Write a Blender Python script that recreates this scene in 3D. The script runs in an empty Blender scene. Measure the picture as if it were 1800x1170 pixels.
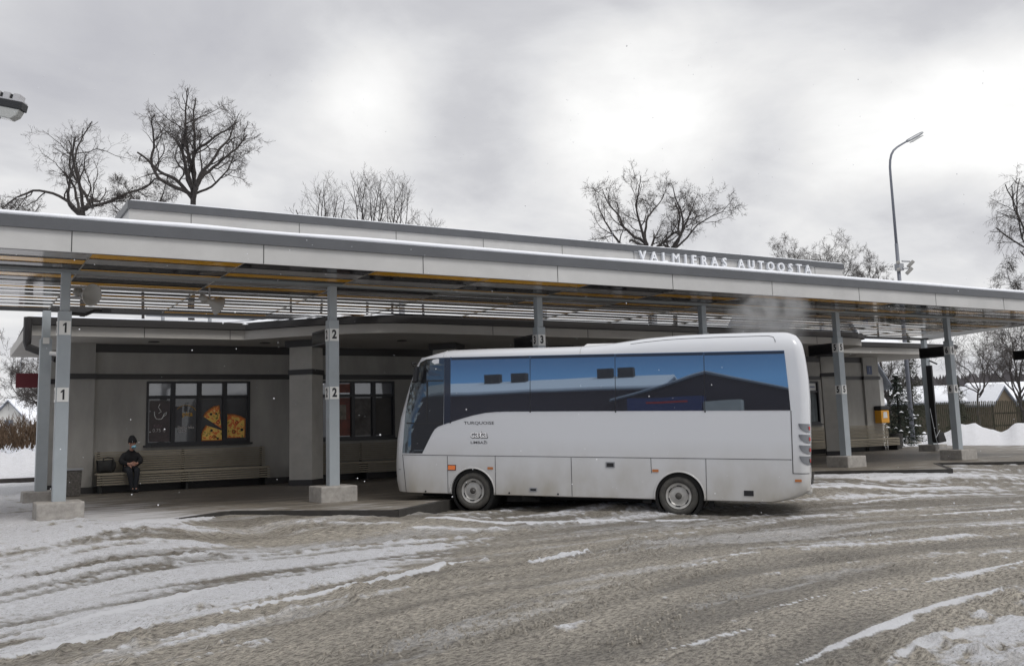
import bpy, bmesh, math, random
import numpy as np
from mathutils import Vector, Matrix
R_ = math.radians
sc = bpy.context.scene
COL = sc.collection
# ------------------------------------------------------------------ camera
cam_d = bpy.data.cameras.new("camera"); cam = bpy.data.objects.new("camera", cam_d); COL.objects.link(cam)
F_PX, PPY, PITCH, ROLL, YAW, EYE = 1686.27, 525.60, .13527, -.03005, .53554, 1.27156
Fv = Vector((math.sin(YAW)*math.cos(PITCH), math.cos(YAW)*math.cos(PITCH), math.sin(PITCH)))
Rv = Vector((math.cos(YAW), -math.sin(YAW), 0)); Uv = Rv.cross(Fv)
R2 = Rv*math.cos(ROLL)+Uv*math.sin(ROLL); U2 = -Rv*math.sin(ROLL)+Uv*math.cos(ROLL)
M = Matrix((R2, U2, -Fv)).transposed().to_4x4(); M.translation = (0, 0, EYE)
cam.matrix_world = M
cam_d.sensor_width = 36; cam_d.lens = F_PX/1800*36; cam_d.shift_y = -(585-PPY)/1800
cam_d.clip_start = .1; cam_d.clip_end = 3000
sc.camera = cam
# ------------------------------------------------------------------ world + sun
SUN_AZ, SUN_EL = R_(160), R_(55)          # azimuth from +Y clockwise: behind the camera
w = bpy.data.worlds.new("World"); sc.world = w; w.use_nodes = True
nt = w.node_tree; N = nt.nodes; L = nt.links; N.clear()
def nd(t, **k):
    n = N.new(t)
    for a, b in k.items():
        if a == 'op': n.operation = b
        elif a == 'ins':
            for i, v in b.items(): n.inputs[i].default_value = v
        else: setattr(n, a, b)
    return n
def mth(op, a, b=None, clamp=False):
    n = nd('ShaderNodeMath', op=op); n.use_clamp = clamp
    for i, v in enumerate((a, b)):
        if v is None: continue
        if isinstance(v, (int, float)): n.inputs[i].default_value = v
        else: L.new(v, n.inputs[i])
    return n.outputs[0]
geo = nd('ShaderNodeNewGeometry'); inc = nd('ShaderNodeVectorMath', op='SCALE', ins={3: -1.0}); L.new(geo.outputs['Incoming'], inc.inputs[0])
sep = nd('ShaderNodeSeparateXYZ'); L.new(inc.outputs[0], sep.inputs[0])
zc = mth('ADD', mth('MAXIMUM', sep.outputs[2], 0.0), .28)
cx = mth('DIVIDE', sep.outputs[0], zc); cy = mth('DIVIDE', sep.outputs[1], zc)
cmb = nd('ShaderNodeCombineXYZ'); L.new(cx, cmb.inputs[0]); L.new(cy, cmb.inputs[1])
n1 = nd('ShaderNodeTexNoise', ins={'Scale': 1.5, 'Detail': 7.0, 'Roughness': .55, 'Distortion': .4}); L.new(cmb.outputs[0], n1.inputs['Vector'])
n2 = nd('ShaderNodeTexNoise', ins={'Scale': 3.4, 'Detail': 7.0, 'Roughness': .55, 'Distortion': .6}); L.new(cmb.outputs[0], n2.inputs['Vector'])
s = mth('ADD', mth('MULTIPLY', n1.outputs[0], .72), mth('MULTIPLY', n2.outputs[0], .28))
def blob(px, py, rad, amp):
    global s
    d = (R2*(px-900)/F_PX+U2*(PPY-py)/F_PX+Fv).normalized()
    dp = nd('ShaderNodeVectorMath', op='DOT_PRODUCT'); L.new(inc.outputs[0], dp.inputs[0]); dp.inputs[1].default_value = d
    k = mth('DIVIDE', mth('SUBTRACT', dp.outputs['Value'], math.cos(rad)), 1-math.cos(rad), True)
    k = mth('MULTIPLY', mth('MULTIPLY', k, k), amp)
    s = mth('ADD', s, k)
for b in ((1130, 170, .15, .20), (1740, 190, .11, .24), (1520, 190, .12, .12), (640, 190, .11, .14), (560, 150, .1, .05), (830, 250, .12, -.17), (300, 60, .26, -.13), (60, 130, .13, -.07), (1650, 40, .14, -.08), (1350, 260, .10, -.06), (950, 90, .10, .05), (1350, 40, .12, -.02), (350, 235, .12, .06), (480, 330, .1, .10)):
    blob(*b)
ramp = nd('ShaderNodeValToRGB'); L.new(s, ramp.inputs[0])
e = ramp.color_ramp.elements
e[0].position = .28; e[0].color = (.53, .535, .575, 1)
e[1].position = .76; e[1].color = (1.10, 1.10, 1.09, 1)
for p_, c_ in ((.40, (.62, .625, .655, 1)), (.48, (.74, .745, .765, 1)), (.57, (.85, .85, .855, 1))):
    k = ramp.color_ramp.elements.new(p_); k.color = c_
sky = nd('ShaderNodeTexSky', sky_type='NISHITA', sun_disc=False, sun_elevation=SUN_EL, sun_rotation=SUN_AZ)
skm = nd('ShaderNodeVectorMath', op='MULTIPLY', ins={1: (.05, .085, .15)}); L.new(sky.outputs[0], skm.inputs[0])
# blue gap between the clouds, low in the sky opposite the station
gd = Vector((-.86, -.48, .16)).normalized()
gp = nd('ShaderNodeVectorMath', op='DOT_PRODUCT', ins={1: gd}); L.new(inc.outputs[0], gp.inputs[0])
gk = mth('DIVIDE', mth('SUBTRACT', mth('ADD', gp.outputs['Value'], mth('MULTIPLY', mth('SUBTRACT', n2.outputs[0], .5), .5)), .72), .16, True)
lowz = mth('SUBTRACT', 1.0, mth('DIVIDE', mth('SUBTRACT', sep.outputs[2], .07), .17, True))
gk = mth('MULTIPLY', gk, lowz)
bl_ = nd('ShaderNodeMix', data_type='RGBA'); L.new(mth('DIVIDE', mth('SUBTRACT', sep.outputs[2], .046), .034, True), bl_.inputs['Factor']); bl_.inputs[6].default_value = (.32, .62, 1.0, 1); bl_.inputs[7].default_value = (.13, .20, .36, 1)
mb_ = nd('ShaderNodeMix', data_type='RGBA', ins={'Factor': .8}); L.new(skm.outputs[0], mb_.inputs[6]); L.new(bl_.outputs[2], mb_.inputs[7])
mx = nd('ShaderNodeMix', data_type='RGBA'); L.new(gk, mx.inputs['Factor']); L.new(ramp.outputs[0], mx.inputs[6]); L.new(mb_.outputs[2], mx.inputs[7])
bg = nd('ShaderNodeBackground', ins={'Strength': 1.0}); L.new(mx.outputs[2], bg.inputs[0])
wo = nd('ShaderNodeOutputWorld'); L.new(bg.outputs[0], wo.inputs[0])
sun_d = bpy.data.lights.new("sun", 'SUN'); sun_d.energy = 1.55; sun_d.angle = R_(22); sun_d.color = (1, .97, .93)
sun = bpy.data.objects.new("sun", sun_d); COL.objects.link(sun)
sd = Vector((math.sin(SUN_AZ)*math.cos(SUN_EL), math.cos(SUN_AZ)*math.cos(SUN_EL), math.sin(SUN_EL)))
sun.rotation_euler = sd.to_track_quat('Z', 'Y').to_euler()
sc.view_settings.view_transform = 'Standard'; sc.view_settings.look = 'None'
sc.view_settings.exposure = 0.0; sc.view_settings.gamma = 1
# ------------------------------------------------------------------ materials
def mat(name, col, rough=.7, metal=0, spec=.5, var=0, vscale=6, bump=0, bscale=60, coat=0, var_col=None, stretch=None, emit=None):
    m = bpy.data.materials.new(name); m.use_nodes = True; t = m.node_tree
    b = t.nodes['Principled BSDF']; b.inputs['Base Color'].default_value = (*col, 1)
    b.inputs['Roughness'].default_value = rough; b.inputs['Metallic'].default_value = metal
    b.inputs['Specular IOR Level'].default_value = spec; b.inputs['Coat Weight'].default_value = coat
    if emit: b.inputs['Emission Color'].default_value = (*emit[0], 1); b.inputs['Emission Strength'].default_value = emit[1]
    tc = t.nodes.new('ShaderNodeTexCoord'); vec = tc.outputs['Object']
    if stretch:
        mp = t.nodes.new('ShaderNodeMapping'); mp.inputs['Scale'].default_value = stretch; t.links.new(vec, mp.inputs[0]); vec = mp.outputs[0]
    if var:
        n = t.nodes.new('ShaderNodeTexNoise'); n.inputs['Scale'].default_value = vscale; n.inputs['Detail'].default_value = 6; n.inputs['Roughness'].default_value = .62
        t.links.new(vec, n.inputs['Vector'])
        r = t.nodes.new('ShaderNodeValToRGB'); t.links.new(n.outputs[0], r.inputs[0])
        lo = var_col or tuple(c*(1-var) for c in col); hi = tuple(min(1, c*(1+var*.5)) for c in col)
        r.color_ramp.elements[0].position = .3; r.color_ramp.elements[0].color = (*lo, 1)
        r.color_ramp.elements[1].position = .7; r.color_ramp.elements[1].color = (*hi, 1)
        t.links.new(r.outputs[0], b.inputs['Base Color'])
    if bump:
        n = t.nodes.new('ShaderNodeTexNoise'); n.inputs['Scale'].default_value = bscale; n.inputs['Detail'].default_value = 5
        t.links.new(vec, n.inputs['Vector'])
        bp = t.nodes.new('ShaderNodeBump'); bp.inputs['Strength'].default_value = bump; bp.inputs['Distance'].default_value = .02
        t.links.new(n.outputs[0], bp.inputs['Height']); t.links.new(bp.outputs[0], b.inputs['Normal'])
    return m
def glassmat(name, col, refl, rough=.03, tint=(1, 1, 1), wob=.0):
    m = bpy.data.materials.new(name); m.use_nodes = True; t = m.node_tree
    b = t.nodes['Principled BSDF']; b.inputs['Base Color'].default_value = (*col, 1); b.inputs['Roughness'].default_value = .3
    g = t.nodes.new('ShaderNodeBsdfGlossy'); g.inputs['Color'].default_value = (*tint, 1); g.inputs['Roughness'].default_value = rough
    lw = t.nodes.new('ShaderNodeFresnel'); lw.inputs['IOR'].default_value = 1.5
    ma = t.nodes.new('ShaderNodeMath'); ma.operation = 'ADD'; ma.use_clamp = True; ma.inputs[1].default_value = refl; t.links.new(lw.outputs[0], ma.inputs[0])
    mi = t.nodes.new('ShaderNodeMixShader'); t.links.new(ma.outputs[0], mi.inputs[0]); t.links.new(b.outputs[0], mi.inputs[1]); t.links.new(g.outputs[0], mi.inputs[2])
    if wob:
        tc = t.nodes.new('ShaderNodeTexCoord'); n = t.nodes.new('ShaderNodeTexNoise'); n.inputs['Scale'].default_value = .9; n.inputs['Detail'].default_value = 1
        t.links.new(tc.outputs['Object'], n.inputs['Vector']); bp = t.nodes.new('ShaderNodeBump'); bp.inputs['Strength'].default_value = wob; bp.inputs['Distance'].default_value = .05
        t.links.new(n.outputs[0], bp.inputs['Height']); t.links.new(bp.outputs[0], g.inputs['Normal'])
    t.links.new(mi.outputs[0], t.nodes['Material Output'].inputs[0])
    return m
MT = dict(
 fascia=mat('fascia_panel', (.50, .497, .49), .45, var=.10, vscale=1.2, bump=.03, bscale=3),
 cap=mat('dark_grey_flashing', (.095, .10, .11), .4, var=.12, vscale=2),
 joint=mat('joint_dark', (.04, .04, .04), .8),
 snow=mat('clean_snow', (.86, .88, .93), .85, var=.05, vscale=4, bump=.35, bscale=14),
 slat_o=mat('ochre_slat', (.72, .37, .03), .08, 0, .32, var=.12, vscale=2, stretch=(.3, 4, 1)),
 slat_g=mat('grey_slat', (.36, .35, .34), .08, 0, .4, var=.15, vscale=2, stretch=(.3, 4, 1)),
 slat_d=mat('dark_slat', (.022, .02, .022), .08, 0, .4, var=.2, vscale=2, stretch=(.3, 4, 1)),
 strip=mat('aluminium_joint', (.5, .48, .44), .3, .7),
 deck=mat('dark_roof_deck', (.04, .04, .042), .8),
 post=mat('post_blue_grey_paint', (.34, .375, .40), .5, var=.08, vscale=3, bump=.02),
 post_dark=mat('post_upper_grey', (.26, .28, .29), .5, var=.08, vscale=3),
 conc=mat('concrete_block', (.38, .36, .335), .9, var=.28, vscale=9, bump=.4, bscale=70),
 plate=mat('white_plate', (.70, .70, .68), .45),
 ink=mat('black_ink', (.015, .015, .02), .5),
 stucco=mat('grey_stucco', (.35, .338, .315), .95, var=.22, vscale=1.6, stretch=(1, 1, .35), bump=.5, bscale=120),
 stucco_c=mat('column_stucco', (.42, .405, .375), .95, var=.12, vscale=3, bump=.5, bscale=120),
 eave=mat('eave_panel', (.42, .405, .38), .6, var=.08, vscale=1.5),
 band=mat('dark_brown_band', (.028, .026, .026), .5),
 frame=mat('window_frame_dark', (.016, .016, .02), .45),
 pane=glassmat('window_glass', (.012, .012, .014), .015, .02, (.95, .97, 1), .12),
 pane_up=glassmat('upper_window_glass', (.16, .165, .18), .10, .05, (.95, .97, 1), .25),  # grey base colour stands in for bright reflections in the upper panes
 wood=mat('bench_wood', (.30, .265, .205), .7, var=.3, vscale=5, stretch=(1, 12, 12)),
 wood_d=mat('bench_legs', (.02, .02, .02), .7),
 buswhite=None,
 tyre=mat('tyre_rubber', (.035, .034, .033), .85, var=.5, vscale=9, var_col=(.09, .085, .075), bump=.2, bscale=40),
 rim=mat('wheel_trim', (.46, .45, .43), .35, .4, var=.25, vscale=10),
 hub=mat('wheel_hub', (.07, .065, .06), .6),
 black=mat('black_plastic', (.012, .012, .014), .45),
 under=mat('underbody', (.012, .012, .012), .9),
 seam=mat('panel_gap', (.05, .05, .055), .7),
 orange=mat('orange_lens', (.85, .20, .03), .25, coat=.5),
 orange_d=mat('amber_lens', (.45, .16, .05), .3),
 redl=mat('red_lens', (.5, .03, .03), .25),
 lampgrey=mat('rear_lamp_grey', (.19, .20, .22), .2, .2, coat=.6),
 busglass=glassmat('tinted_bus_glass', (.012, .012, .016), .25, .012, (.62, .80, 1.0), .018),
 drvglass=glassmat('driver_glass', (.010, .011, .014), .05, .012, (.7, .88, 1.0), .05),
 gpil=mat('glass_pillar', (.02, .024, .04), .2, coat=.3),
 bark=mat('bark', (.06, .053, .05), .95, var=.4, vscale=8),
 twig=mat('twigs', (.075, .065, .06), .95),
 needles=mat('spruce_needles', (.022, .034, .024), .9, var=.4, vscale=3),
 thuja=mat('thuja_needles', (.045, .05, .03), .9, var=.4, vscale=3),
 white=mat('white_paint', (.72, .72, .72), .5),
 steel=mat('galvanised_steel', (.34, .35, .37), .45, .5, var=.15, vscale=4),
 lampsteel=mat('lamp_pole_paint', (.16, .17, .20), .5, .2),
 horn=mat('horn_grey', (.33, .32, .30), .5),
 red=mat('dark_red_sign', (.12, .012, .02), .5),
 yellow=mat('mailbox_yellow', (.72, .33, .02), .45),
 bluep=mat('blue_plaque', (.03, .05, .12), .5),
 coat=mat('black_coat', (.012, .012, .014), .9, bump=.3, bscale=30),
 trous=mat('dark_trousers', (.018, .02, .026), .9, bump=.3, bscale=25),
 skin=mat('skin', (.50, .27, .20), .6),
 mask=mat('light_blue_mask', (.30, .60, .75), .8),
 bag=mat('bag_fabric', (.022, .022, .022), .85, bump=.6, bscale=18),
 plaster=mat('white_plaster', (.60, .59, .56), .9, var=.1, vscale=1.5),
 metalroof=mat('grey_metal_roof', (.22, .24, .28), .5, .3),
 brush=mat('brown_twigs', (.15, .10, .065), .95, var=.3, vscale=2),
 fencew=mat('weathered_boards', (.055, .044, .034), .95, var=.5, vscale=4, var_col=(.03, .034, .018)),
 wareh=mat('dark_red_warehouse', (.05, .035, .045), .8),
 truckb=mat('blue_truck_paint', (.02, .04, .16), .4),
 lens=mat('lamp_lens', (.42, .43, .42), .15, coat=.4),
 forest=mat('far_forest', (.12, .11, .115), 1),
)
# bus paint: white with road grime thrown up along the sills
def bus_paint():
    m = mat('white_bus_paint', (.74, .76, .78), .28, coat=.35); t = m.node_tree; b = t.nodes['Principled BSDF']
    tc = t.nodes.new('ShaderNodeTexCoord'); sp = t.nodes.new('ShaderNodeSeparateXYZ'); t.links.new(tc.outputs['Object'], sp.inputs[0])
    n = t.nodes.new('ShaderNodeTexNoise'); n.inputs['Scale'].default_value = 2.2; n.inputs['Detail'].default_value = 7
    mp = t.nodes.new('ShaderNodeMapping'); mp.inputs['Scale'].default_value = (1, 1, .6); t.links.new(tc.outputs['Object'], mp.inputs[0]); t.links.new(mp.outputs[0], n.inputs['Vector'])
    mr = t.nodes.new('ShaderNodeMapRange'); mr.inputs[1].default_value = 1.35; mr.inputs[2].default_value = .25; mr.inputs[3].default_value = 0; mr.inputs[4].default_value = 1
    t.links.new(sp.outputs[2], mr.inputs[0])
    a = t.nodes.new('ShaderNodeMath'); a.operation = 'MULTIPLY'; t.links.new(mr.outputs[0], a.inputs[0]); t.links.new(n.outputs[0], a.inputs[1])
    a2 = t.nodes.new('ShaderNodeMath'); a2.operation = 'MULTIPLY'; a2.use_clamp = True; a2.inputs[1].default_value = 1.5; t.links.new(a.outputs[0], a2.inputs[0])
    mx = t.nodes.new('ShaderNodeMix'); mx.data_type = 'RGBA'; t.links.new(a2.outputs[0], mx.inputs[0])
    mx.inputs[6].default_value = (.64, .655, .69, 1); mx.inputs[7].default_value = (.36, .335, .29, 1)
    t.links.new(mx.outputs[2], b.inputs['Base Color'])
    r = t.nodes.new('ShaderNodeMapRange'); r.inputs[3].default_value = .28; r.inputs[4].default_value = .6; t.links.new(a2.outputs[0], r.inputs[0]); t.links.new(r.outputs[0], b.inputs['Roughness'])
    return m
MT['buswhite'] = bus_paint()
# ------------------------------------------------------------------ mesh helpers
class MB:
    def __init__(s): s.v = []; s.f = []; s.m = []; s.cur = 0
    def add(s, vs, fs):
        o = len(s.v); s.v += [tuple(v) for v in vs]
        for f in fs: s.f.append([o+i for i in f]); s.m.append(s.cur)
        return s
    def box(s, x0, y0, z0, x1, y1, z1):
        vs = [(x, y, z) for z in (z0, z1) for y in (y0, y1) for x in (x0, x1)]
        return s.add(vs, [(0, 2, 3, 1), (4, 5, 7, 6), (0, 1, 5, 4), (2, 6, 7, 3), (0, 4, 6, 2), (1, 3, 7, 5)])
    def obox(s, o, ex, ey, ez):      # oriented box from a corner
        o, ex, ey, ez = map(Vector, (o, ex, ey, ez))
        vs = [o+ex*a+ey*b+ez*c for c in (0, 1) for b in (0, 1) for a in (0, 1)]
        return s.add(vs, [(0, 2, 3, 1), (4, 5, 7, 6), (0, 1, 5, 4), (2, 6, 7, 3), (0, 4, 6, 2), (1, 3, 7, 5)])
    def prism(s, poly, z0, z1):      # vertical prism over an xy polygon (ccw)
        n = len(poly)
        vs = [(p[0], p[1], z0) for p in poly]+[(p[0], p[1], z1) for p in poly]
        return s.add(vs, [tuple(reversed(range(n))), tuple(range(n, 2*n))]+[(i, (i+1) % n, n+(i+1) % n, n+i) for i in range(n)])
    def extr(s, poly3, d):           # planar 3d polygon extruded by d
        n = len(poly3); d = Vector(d); a = [Vector(p) for p in poly3]
        return s.add(a+[p+d for p in a], [tuple(reversed(range(n))), tuple(range(n, 2*n))]+[(i, (i+1) % n, n+(i+1) % n, n+i) for i in range(n)])
    def tube(s, pts, rad, n=8, cap=True):
        pts = [Vector(p) for p in pts]; k = len(pts)
        if not hasattr(rad, '__len__'): rad = [rad]*k
        o = len(s.v); t0 = (pts[1]-pts[0]).normalized()
        a = t0.orthogonal().normalized()
        for i, p in enumerate(pts):
            t = (pts[min(i+1, k-1)]-pts[max(i-1, 0)]).normalized()
            a = (a-t*a.dot(t)).normalized(); b = t.cross(a)
            for j in range(n):
                q = 2*math.pi*j/n; s.v.append(tuple(p+(a*math.cos(q)+b*math.sin(q))*rad[i]))
        for i in range(k-1):
            for j in range(n):
                s.f.append([o+i*n+j, o+i*n+(j+1) % n, o+(i+1)*n+(j+1) % n, o+(i+1)*n+j]); s.m.append(s.cur)
        if cap:
            s.f.append([o+j for j in reversed(range(n))]); s.m.append(s.cur)
            s.f.append([o+(k-1)*n+j for j in range(n)]); s.m.append(s.cur)
        return s
    def lathe(s, prof, c, axis=(0, 0, 1), n=32):   # prof: (radius, height along axis)
        c = Vector(c); ax = Vector(axis).normalized(); a = ax.orthogonal().normalized(); b = ax.cross(a); o = len(s.v); k = len(prof)
        for r, h in prof:
            for j in range(n):
                q = 2*math.pi*j/n; s.v.append(tuple(c+ax*h+(a*math.cos(q)+b*math.sin(q))*r))
        for i in range(k-1):
            for j in range(n):
                s.f.append([o+i*n+j, o+i*n+(j+1) % n, o+(i+1)*n+(j+1) % n, o+(i+1)*n+j]); s.m.append(s.cur)
        return s
    def build(s, name, mats, parent=None, smooth=False, bevel=0, loc=None, auto=False):
        me = bpy.data.meshes.new(name); me.from_pydata(s.v, [], s.f); me.update()
        if not isinstance(mats, (list, tuple)): mats = [mats]
        for m in mats: me.materials.append(m)
        if len(mats) > 1: me.polygons.foreach_set('material_index', s.m)
        if smooth: me.polygons.foreach_set('use_smooth', [True]*len(me.polygons))
        if auto: me.set_sharp_from_angle(angle=R_(35))
        o = bpy.data.objects.new(name, me); COL.objects.link(o)
        if parent: o.parent = parent
        if loc: o.location = loc
        if bevel:
            b = o.modifiers.new('b', 'BEVEL'); b.width = bevel; b.segments = 2; b.limit_method = 'ANGLE'
        return o
def tag(o, label=None, cat=None, group=None, kind=None):
    if label: o['label'] = label
    if cat: o['category'] = cat
    if group: o['group'] = group
    if kind: o['kind'] = kind
    return o
def empty(name, loc=(0, 0, 0), label=None, cat=None, group=None):
    o = bpy.data.objects.new(name, None); COL.objects.link(o); o.location = loc; o.empty_display_size = .2
    bpy.context.view_layer.update() if False else None
    return tag(o, label, cat, group)
def put(parent, o):      # parent an object modelled in world coordinates under a thing placed at its base
    o.parent = parent; o.matrix_parent_inverse = Matrix.Translation(parent.location).inverted(); return o
class K:                  # world-coordinate part builder for one thing
    def __init__(s, name, loc, label, cat, group=None): s.r = empty(name, loc, label, cat, group)
    def part(s, mb, name, m, par=None, label=None, **k):
        o = mb.build(name, m, **k)
        if par is None: put(s.r, o)
        else:
            o.parent = par; o.matrix_parent_inverse = (Matrix.Translation(s.r.location)).inverted() @ Matrix() if False else Matrix()
        if label: o['label'] = label
        return o
def text_mesh(txt, size, name, m, ext=.0, off=0.0, align='CENTER', sx=1.0, spacing=1.0):
    cu = bpy.data.curves.new(name, 'FONT'); cu.body = txt; cu.size = size; cu.extrude = ext; cu.offset = off; cu.align_x = align; cu.align_y = 'CENTER'; cu.space_character = spacing; cu.resolution_u = 3
    ob = bpy.data.objects.new(name, cu); COL.objects.link(ob)
    dg = bpy.context.evaluated_depsgraph_get(); me = bpy.data.meshes.new_from_object(ob.evaluated_get(dg))
    bpy.data.objects.remove(ob); bpy.data.curves.remove(cu)
    me.materials.clear(); me.materials.append(m)
    for v in me.vertices: v.co.x *= sx
    o = bpy.data.objects.new(name, me); COL.objects.link(o); return o
def me_to(o, fn):
    for v in o.data.vertices: v.co = fn(v.co)
    o.data.update(); return o
rng = np.random.default_rng(7); random.seed(5)
def vnoise(x, y, seed=0):
    xi = np.floor(x).astype(np.int64); yi = np.floor(y).astype(np.int64); fx = x-xi; fy = y-yi
    fx = fx*fx*(3-2*fx); fy = fy*fy*(3-2*fy)
    def h(a, b):
        n = (a*374761393+b*668265263+seed*1442695041) & 0x7fffffff
        n = ((n ^ (n >> 13))*1274126177) & 0x7fffffff
        return ((n ^ (n >> 16)) & 0xffff)/65535.0
    return (h(xi, yi)*(1-fx)+h(xi+1, yi)*fx)*(1-fy)+(h(xi, yi+1)*(1-fx)+h(xi+1, yi+1)*fx)*fy
def fbm(x, y, oct=4, seed=0, g=.5):
    t = 0; a = 1; n = 0
    for i in range(oct): t = t+a*vnoise(x*2**i, y*2**i, seed+i); n += a; a *= g
    return t/n
def sst(a, b, x):
    t = np.clip((x-a)/(b-a), 0, 1); return t*t*(3-2*t)
# ------------------------------------------------------------------ ground
def ground():
    ang = list(np.arange(-172, -6, 6.0))+list(np.arange(-6, 72, .17))+list(np.arange(72, 187.9, 6.0))
    rr = [0.3, 1, 2, 3]; r = 3.6
    while r < 44: rr.append(r); r *= 1.0085
    while r < 700: rr.append(r); r *= 1.12
    A, Rr = np.meshgrid(np.radians(ang), np.array(rr)); X = Rr*np.sin(A); Y = Rr*np.cos(A)
    # tyre tracks sweep in arcs round the end of the bays
    CX, CY = 10.0, -5.0
    wx = (fbm(X*.12, Y*.12, 3, 50)-.5)*3.0
    rho = np.hypot(X-CX, Y-CY)+wx; phi = np.arctan2(X-CX, Y-CY); arc = phi*13
    st1 = fbm(rho*1.9, arc*.20, 5, 3, .55); st2 = fbm(rho*5.2, arc*.7, 4, 11, .55); st3 = fbm(rho*11, arc*2.2, 4, 21, .6); iso = fbm(X*2.3, Y*2.3, 5, 31, .6)
    s = Y-7.85-.62*X
    dens = .93*sst(-.9, .9, s)*(1-.55*sst(5.0, 9.5, X+.25*(Y-10)))*(1-sst(8, 11, X))
    near_k = sst(12.3, 14.0, Y+.15*(X-6))*sst(2.5, 4.2, X)*(1-sst(9.5, 11, X)); dens = dens*(1-.72*near_k)
    dens = np.maximum(dens, .56*sst(12.5, 15.5, X)*sst(11.6, 13.2, Y+.1*(X-14)))
    dens = np.maximum(dens, .30*sst(10, 14, X)*sst(8, 9.5, Y)*(1-sst(10.5, 12, Y)))
    lr = X*.35-Y+2.6
    dens = np.maximum(dens, .66*sst(-.35, .7, lr)*sst(4.6, 6.0, X))
    dens = np.maximum(dens, .40*sst(-1.2, -.2, lr)*sst(6.2, 8.5, X))
    dens = np.maximum(dens, .98*sst(2.6, 1.0, X)*sst(13.5, 15, Y)); dens = np.maximum(dens, sst(27, 29, Y)); dens = np.maximum(dens, .93*sst(35, 38, X))
    dens = np.maximum(dens, .30+.09*sst(7, 10, X)*sst(5, 6, Y))
    iso2 = fbm(X*7, Y*7, 4, 37, .6)
    v = .30*st1+.30*st2+.22*st3+.13*iso+.10*iso2
    v = (v-v.mean())/v.std()
    from math import erf
    thr = np.interp(dens, [0, .02, .1, .3, .5, .7, .85, .95, 1], [4, 2.8, 2.1, 1.75, .35, -.35, -.95, -1.6, -4])
    snow = sst(-.45, .75, v-thr)
    hump = np.zeros_like(X); fresh = np.zeros_like(X)
    dust = .62*sst(.46, .72, fbm(rho*2.7, arc*.32, 4, 101, .6)+.12*(iso2-.5))*np.clip(.35+1.2*dens, 0, 1)
    snow = np.maximum(snow, dust)
    def stroke(pts, wd, amp=1, h=.0, sd=0):
        nonlocal snow, hump, fresh
        dmin = np.full(X.shape, 9e9)
        for (x0, y0), (x1, y1) in zip(pts[:-1], pts[1:]):
            dx, dy = x1-x0, y1-y0; l2 = dx*dx+dy*dy; t = np.clip(((X-x0)*dx+(Y-y0)*dy)/l2, 0, 1)
            d = np.hypot(X-x0-t*dx, Y-y0-t*dy); dmin = np.minimum(dmin, d)
        e0 = np.minimum(np.hypot(X-pts[0][0], Y-pts[0][1]), np.hypot(X-pts[-1][0], Y-pts[-1][1]))
        wl = wd*np.clip(.25+e0/1.0, 0, 1)*(.55+.9*vnoise(arc*1.3, rho*.8, 90+sd))
        k = sst(1.2, .4, dmin/np.maximum(wl, 1e-3)+(st3-.5)*.5+(iso-.5)*.9+(iso2-.5)*1.0)
        snow = np.maximum(snow, k*amp); fresh = np.maximum(fresh, k*amp*amp); hump += .40*h*sst(1.3, .1, dmin/np.maximum(wl, 1e-3))*(.6+.8*vnoise(X*3, Y*3, 33))
    stroke([(2.27, 9.18), (3.32, 9.58), (4.47, 10.2), (5.7, 10.75)], .10, 1, .03, 1)
    stroke([(.65, 9.32), (1.39, 9.84), (2.25, 10.51), (3.0, 10.9)], .13, 1, .03, 2)
    stroke([(.44, 8.35), (1.49, 8.94)], .09, 1, .02, 3)
    stroke([(6.09, 10.05), (6.73, 10.27), (7.24, 10.39)], .14, 1, .05, 4)
    stroke([(7.26, 8.64), (7.97, 8.62)], .09, .75, .05, 5)
    stroke([(5.95, 6.23), (7.1, 6.42)], .045, .9, 0, 6)
    stroke([(4.52, 5.61), (5.46, 5.73)], .05, .8, 0, 7)
    stroke([(7.2, 6.25), (7.99, 6.41)], .04, .8, 0, 8)
    stroke([(8.19, 6.23), (8.95, 6.27), (10.25, 6.47)], .07, .9, 0, 9)
    stroke([(4.93, 4.76), (5.82, 5.05), (6.83, 5.33), (8.03, 5.53), (8.69, 5.57)], .07, .85, 0, 10)
    stroke([(5.39, 4.41), (6.1, 4.59), (7.29, 4.66)], .13, .75, 0, 11)
    stroke([(9.98, 12.98), (11.24, 12.44)], .13, 1, .02, 12)
    stroke([(6.9, 14.55), (8.4, 13.9), (9.9, 13.1)], .16, 1, .06, 13)
    stroke([(2.4, 15.1), (3.2, 16.05), (4.0, 16.9)], .22, 1, .10, 14)
    stroke([(18.26, 16.0), (20.26, 15.0), (22.44, 13.98)], .25, .95, .03, 15)
    stroke([(15.2, 14.8), (17.69, 14.13), (19.59, 13.54)], .2, .95, .03, 16)
    stroke([(14.96, 12.75), (17.54, 12.9)], .16, .9, .03, 17)
    stroke([(6.0, 14.0), (7.2, 13.6), (7.95, 13.3)], .16, .8, .02, 18)
    stroke([(13.87, 10.45), (15.74, 9.85)], .13, .9, .02, 19)
    stroke([(4.9, 15.6), (5.8, 14.7), (6.5, 14.2)], .10, .7, .05, 20)
    tread = np.zeros_like(X)
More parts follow.
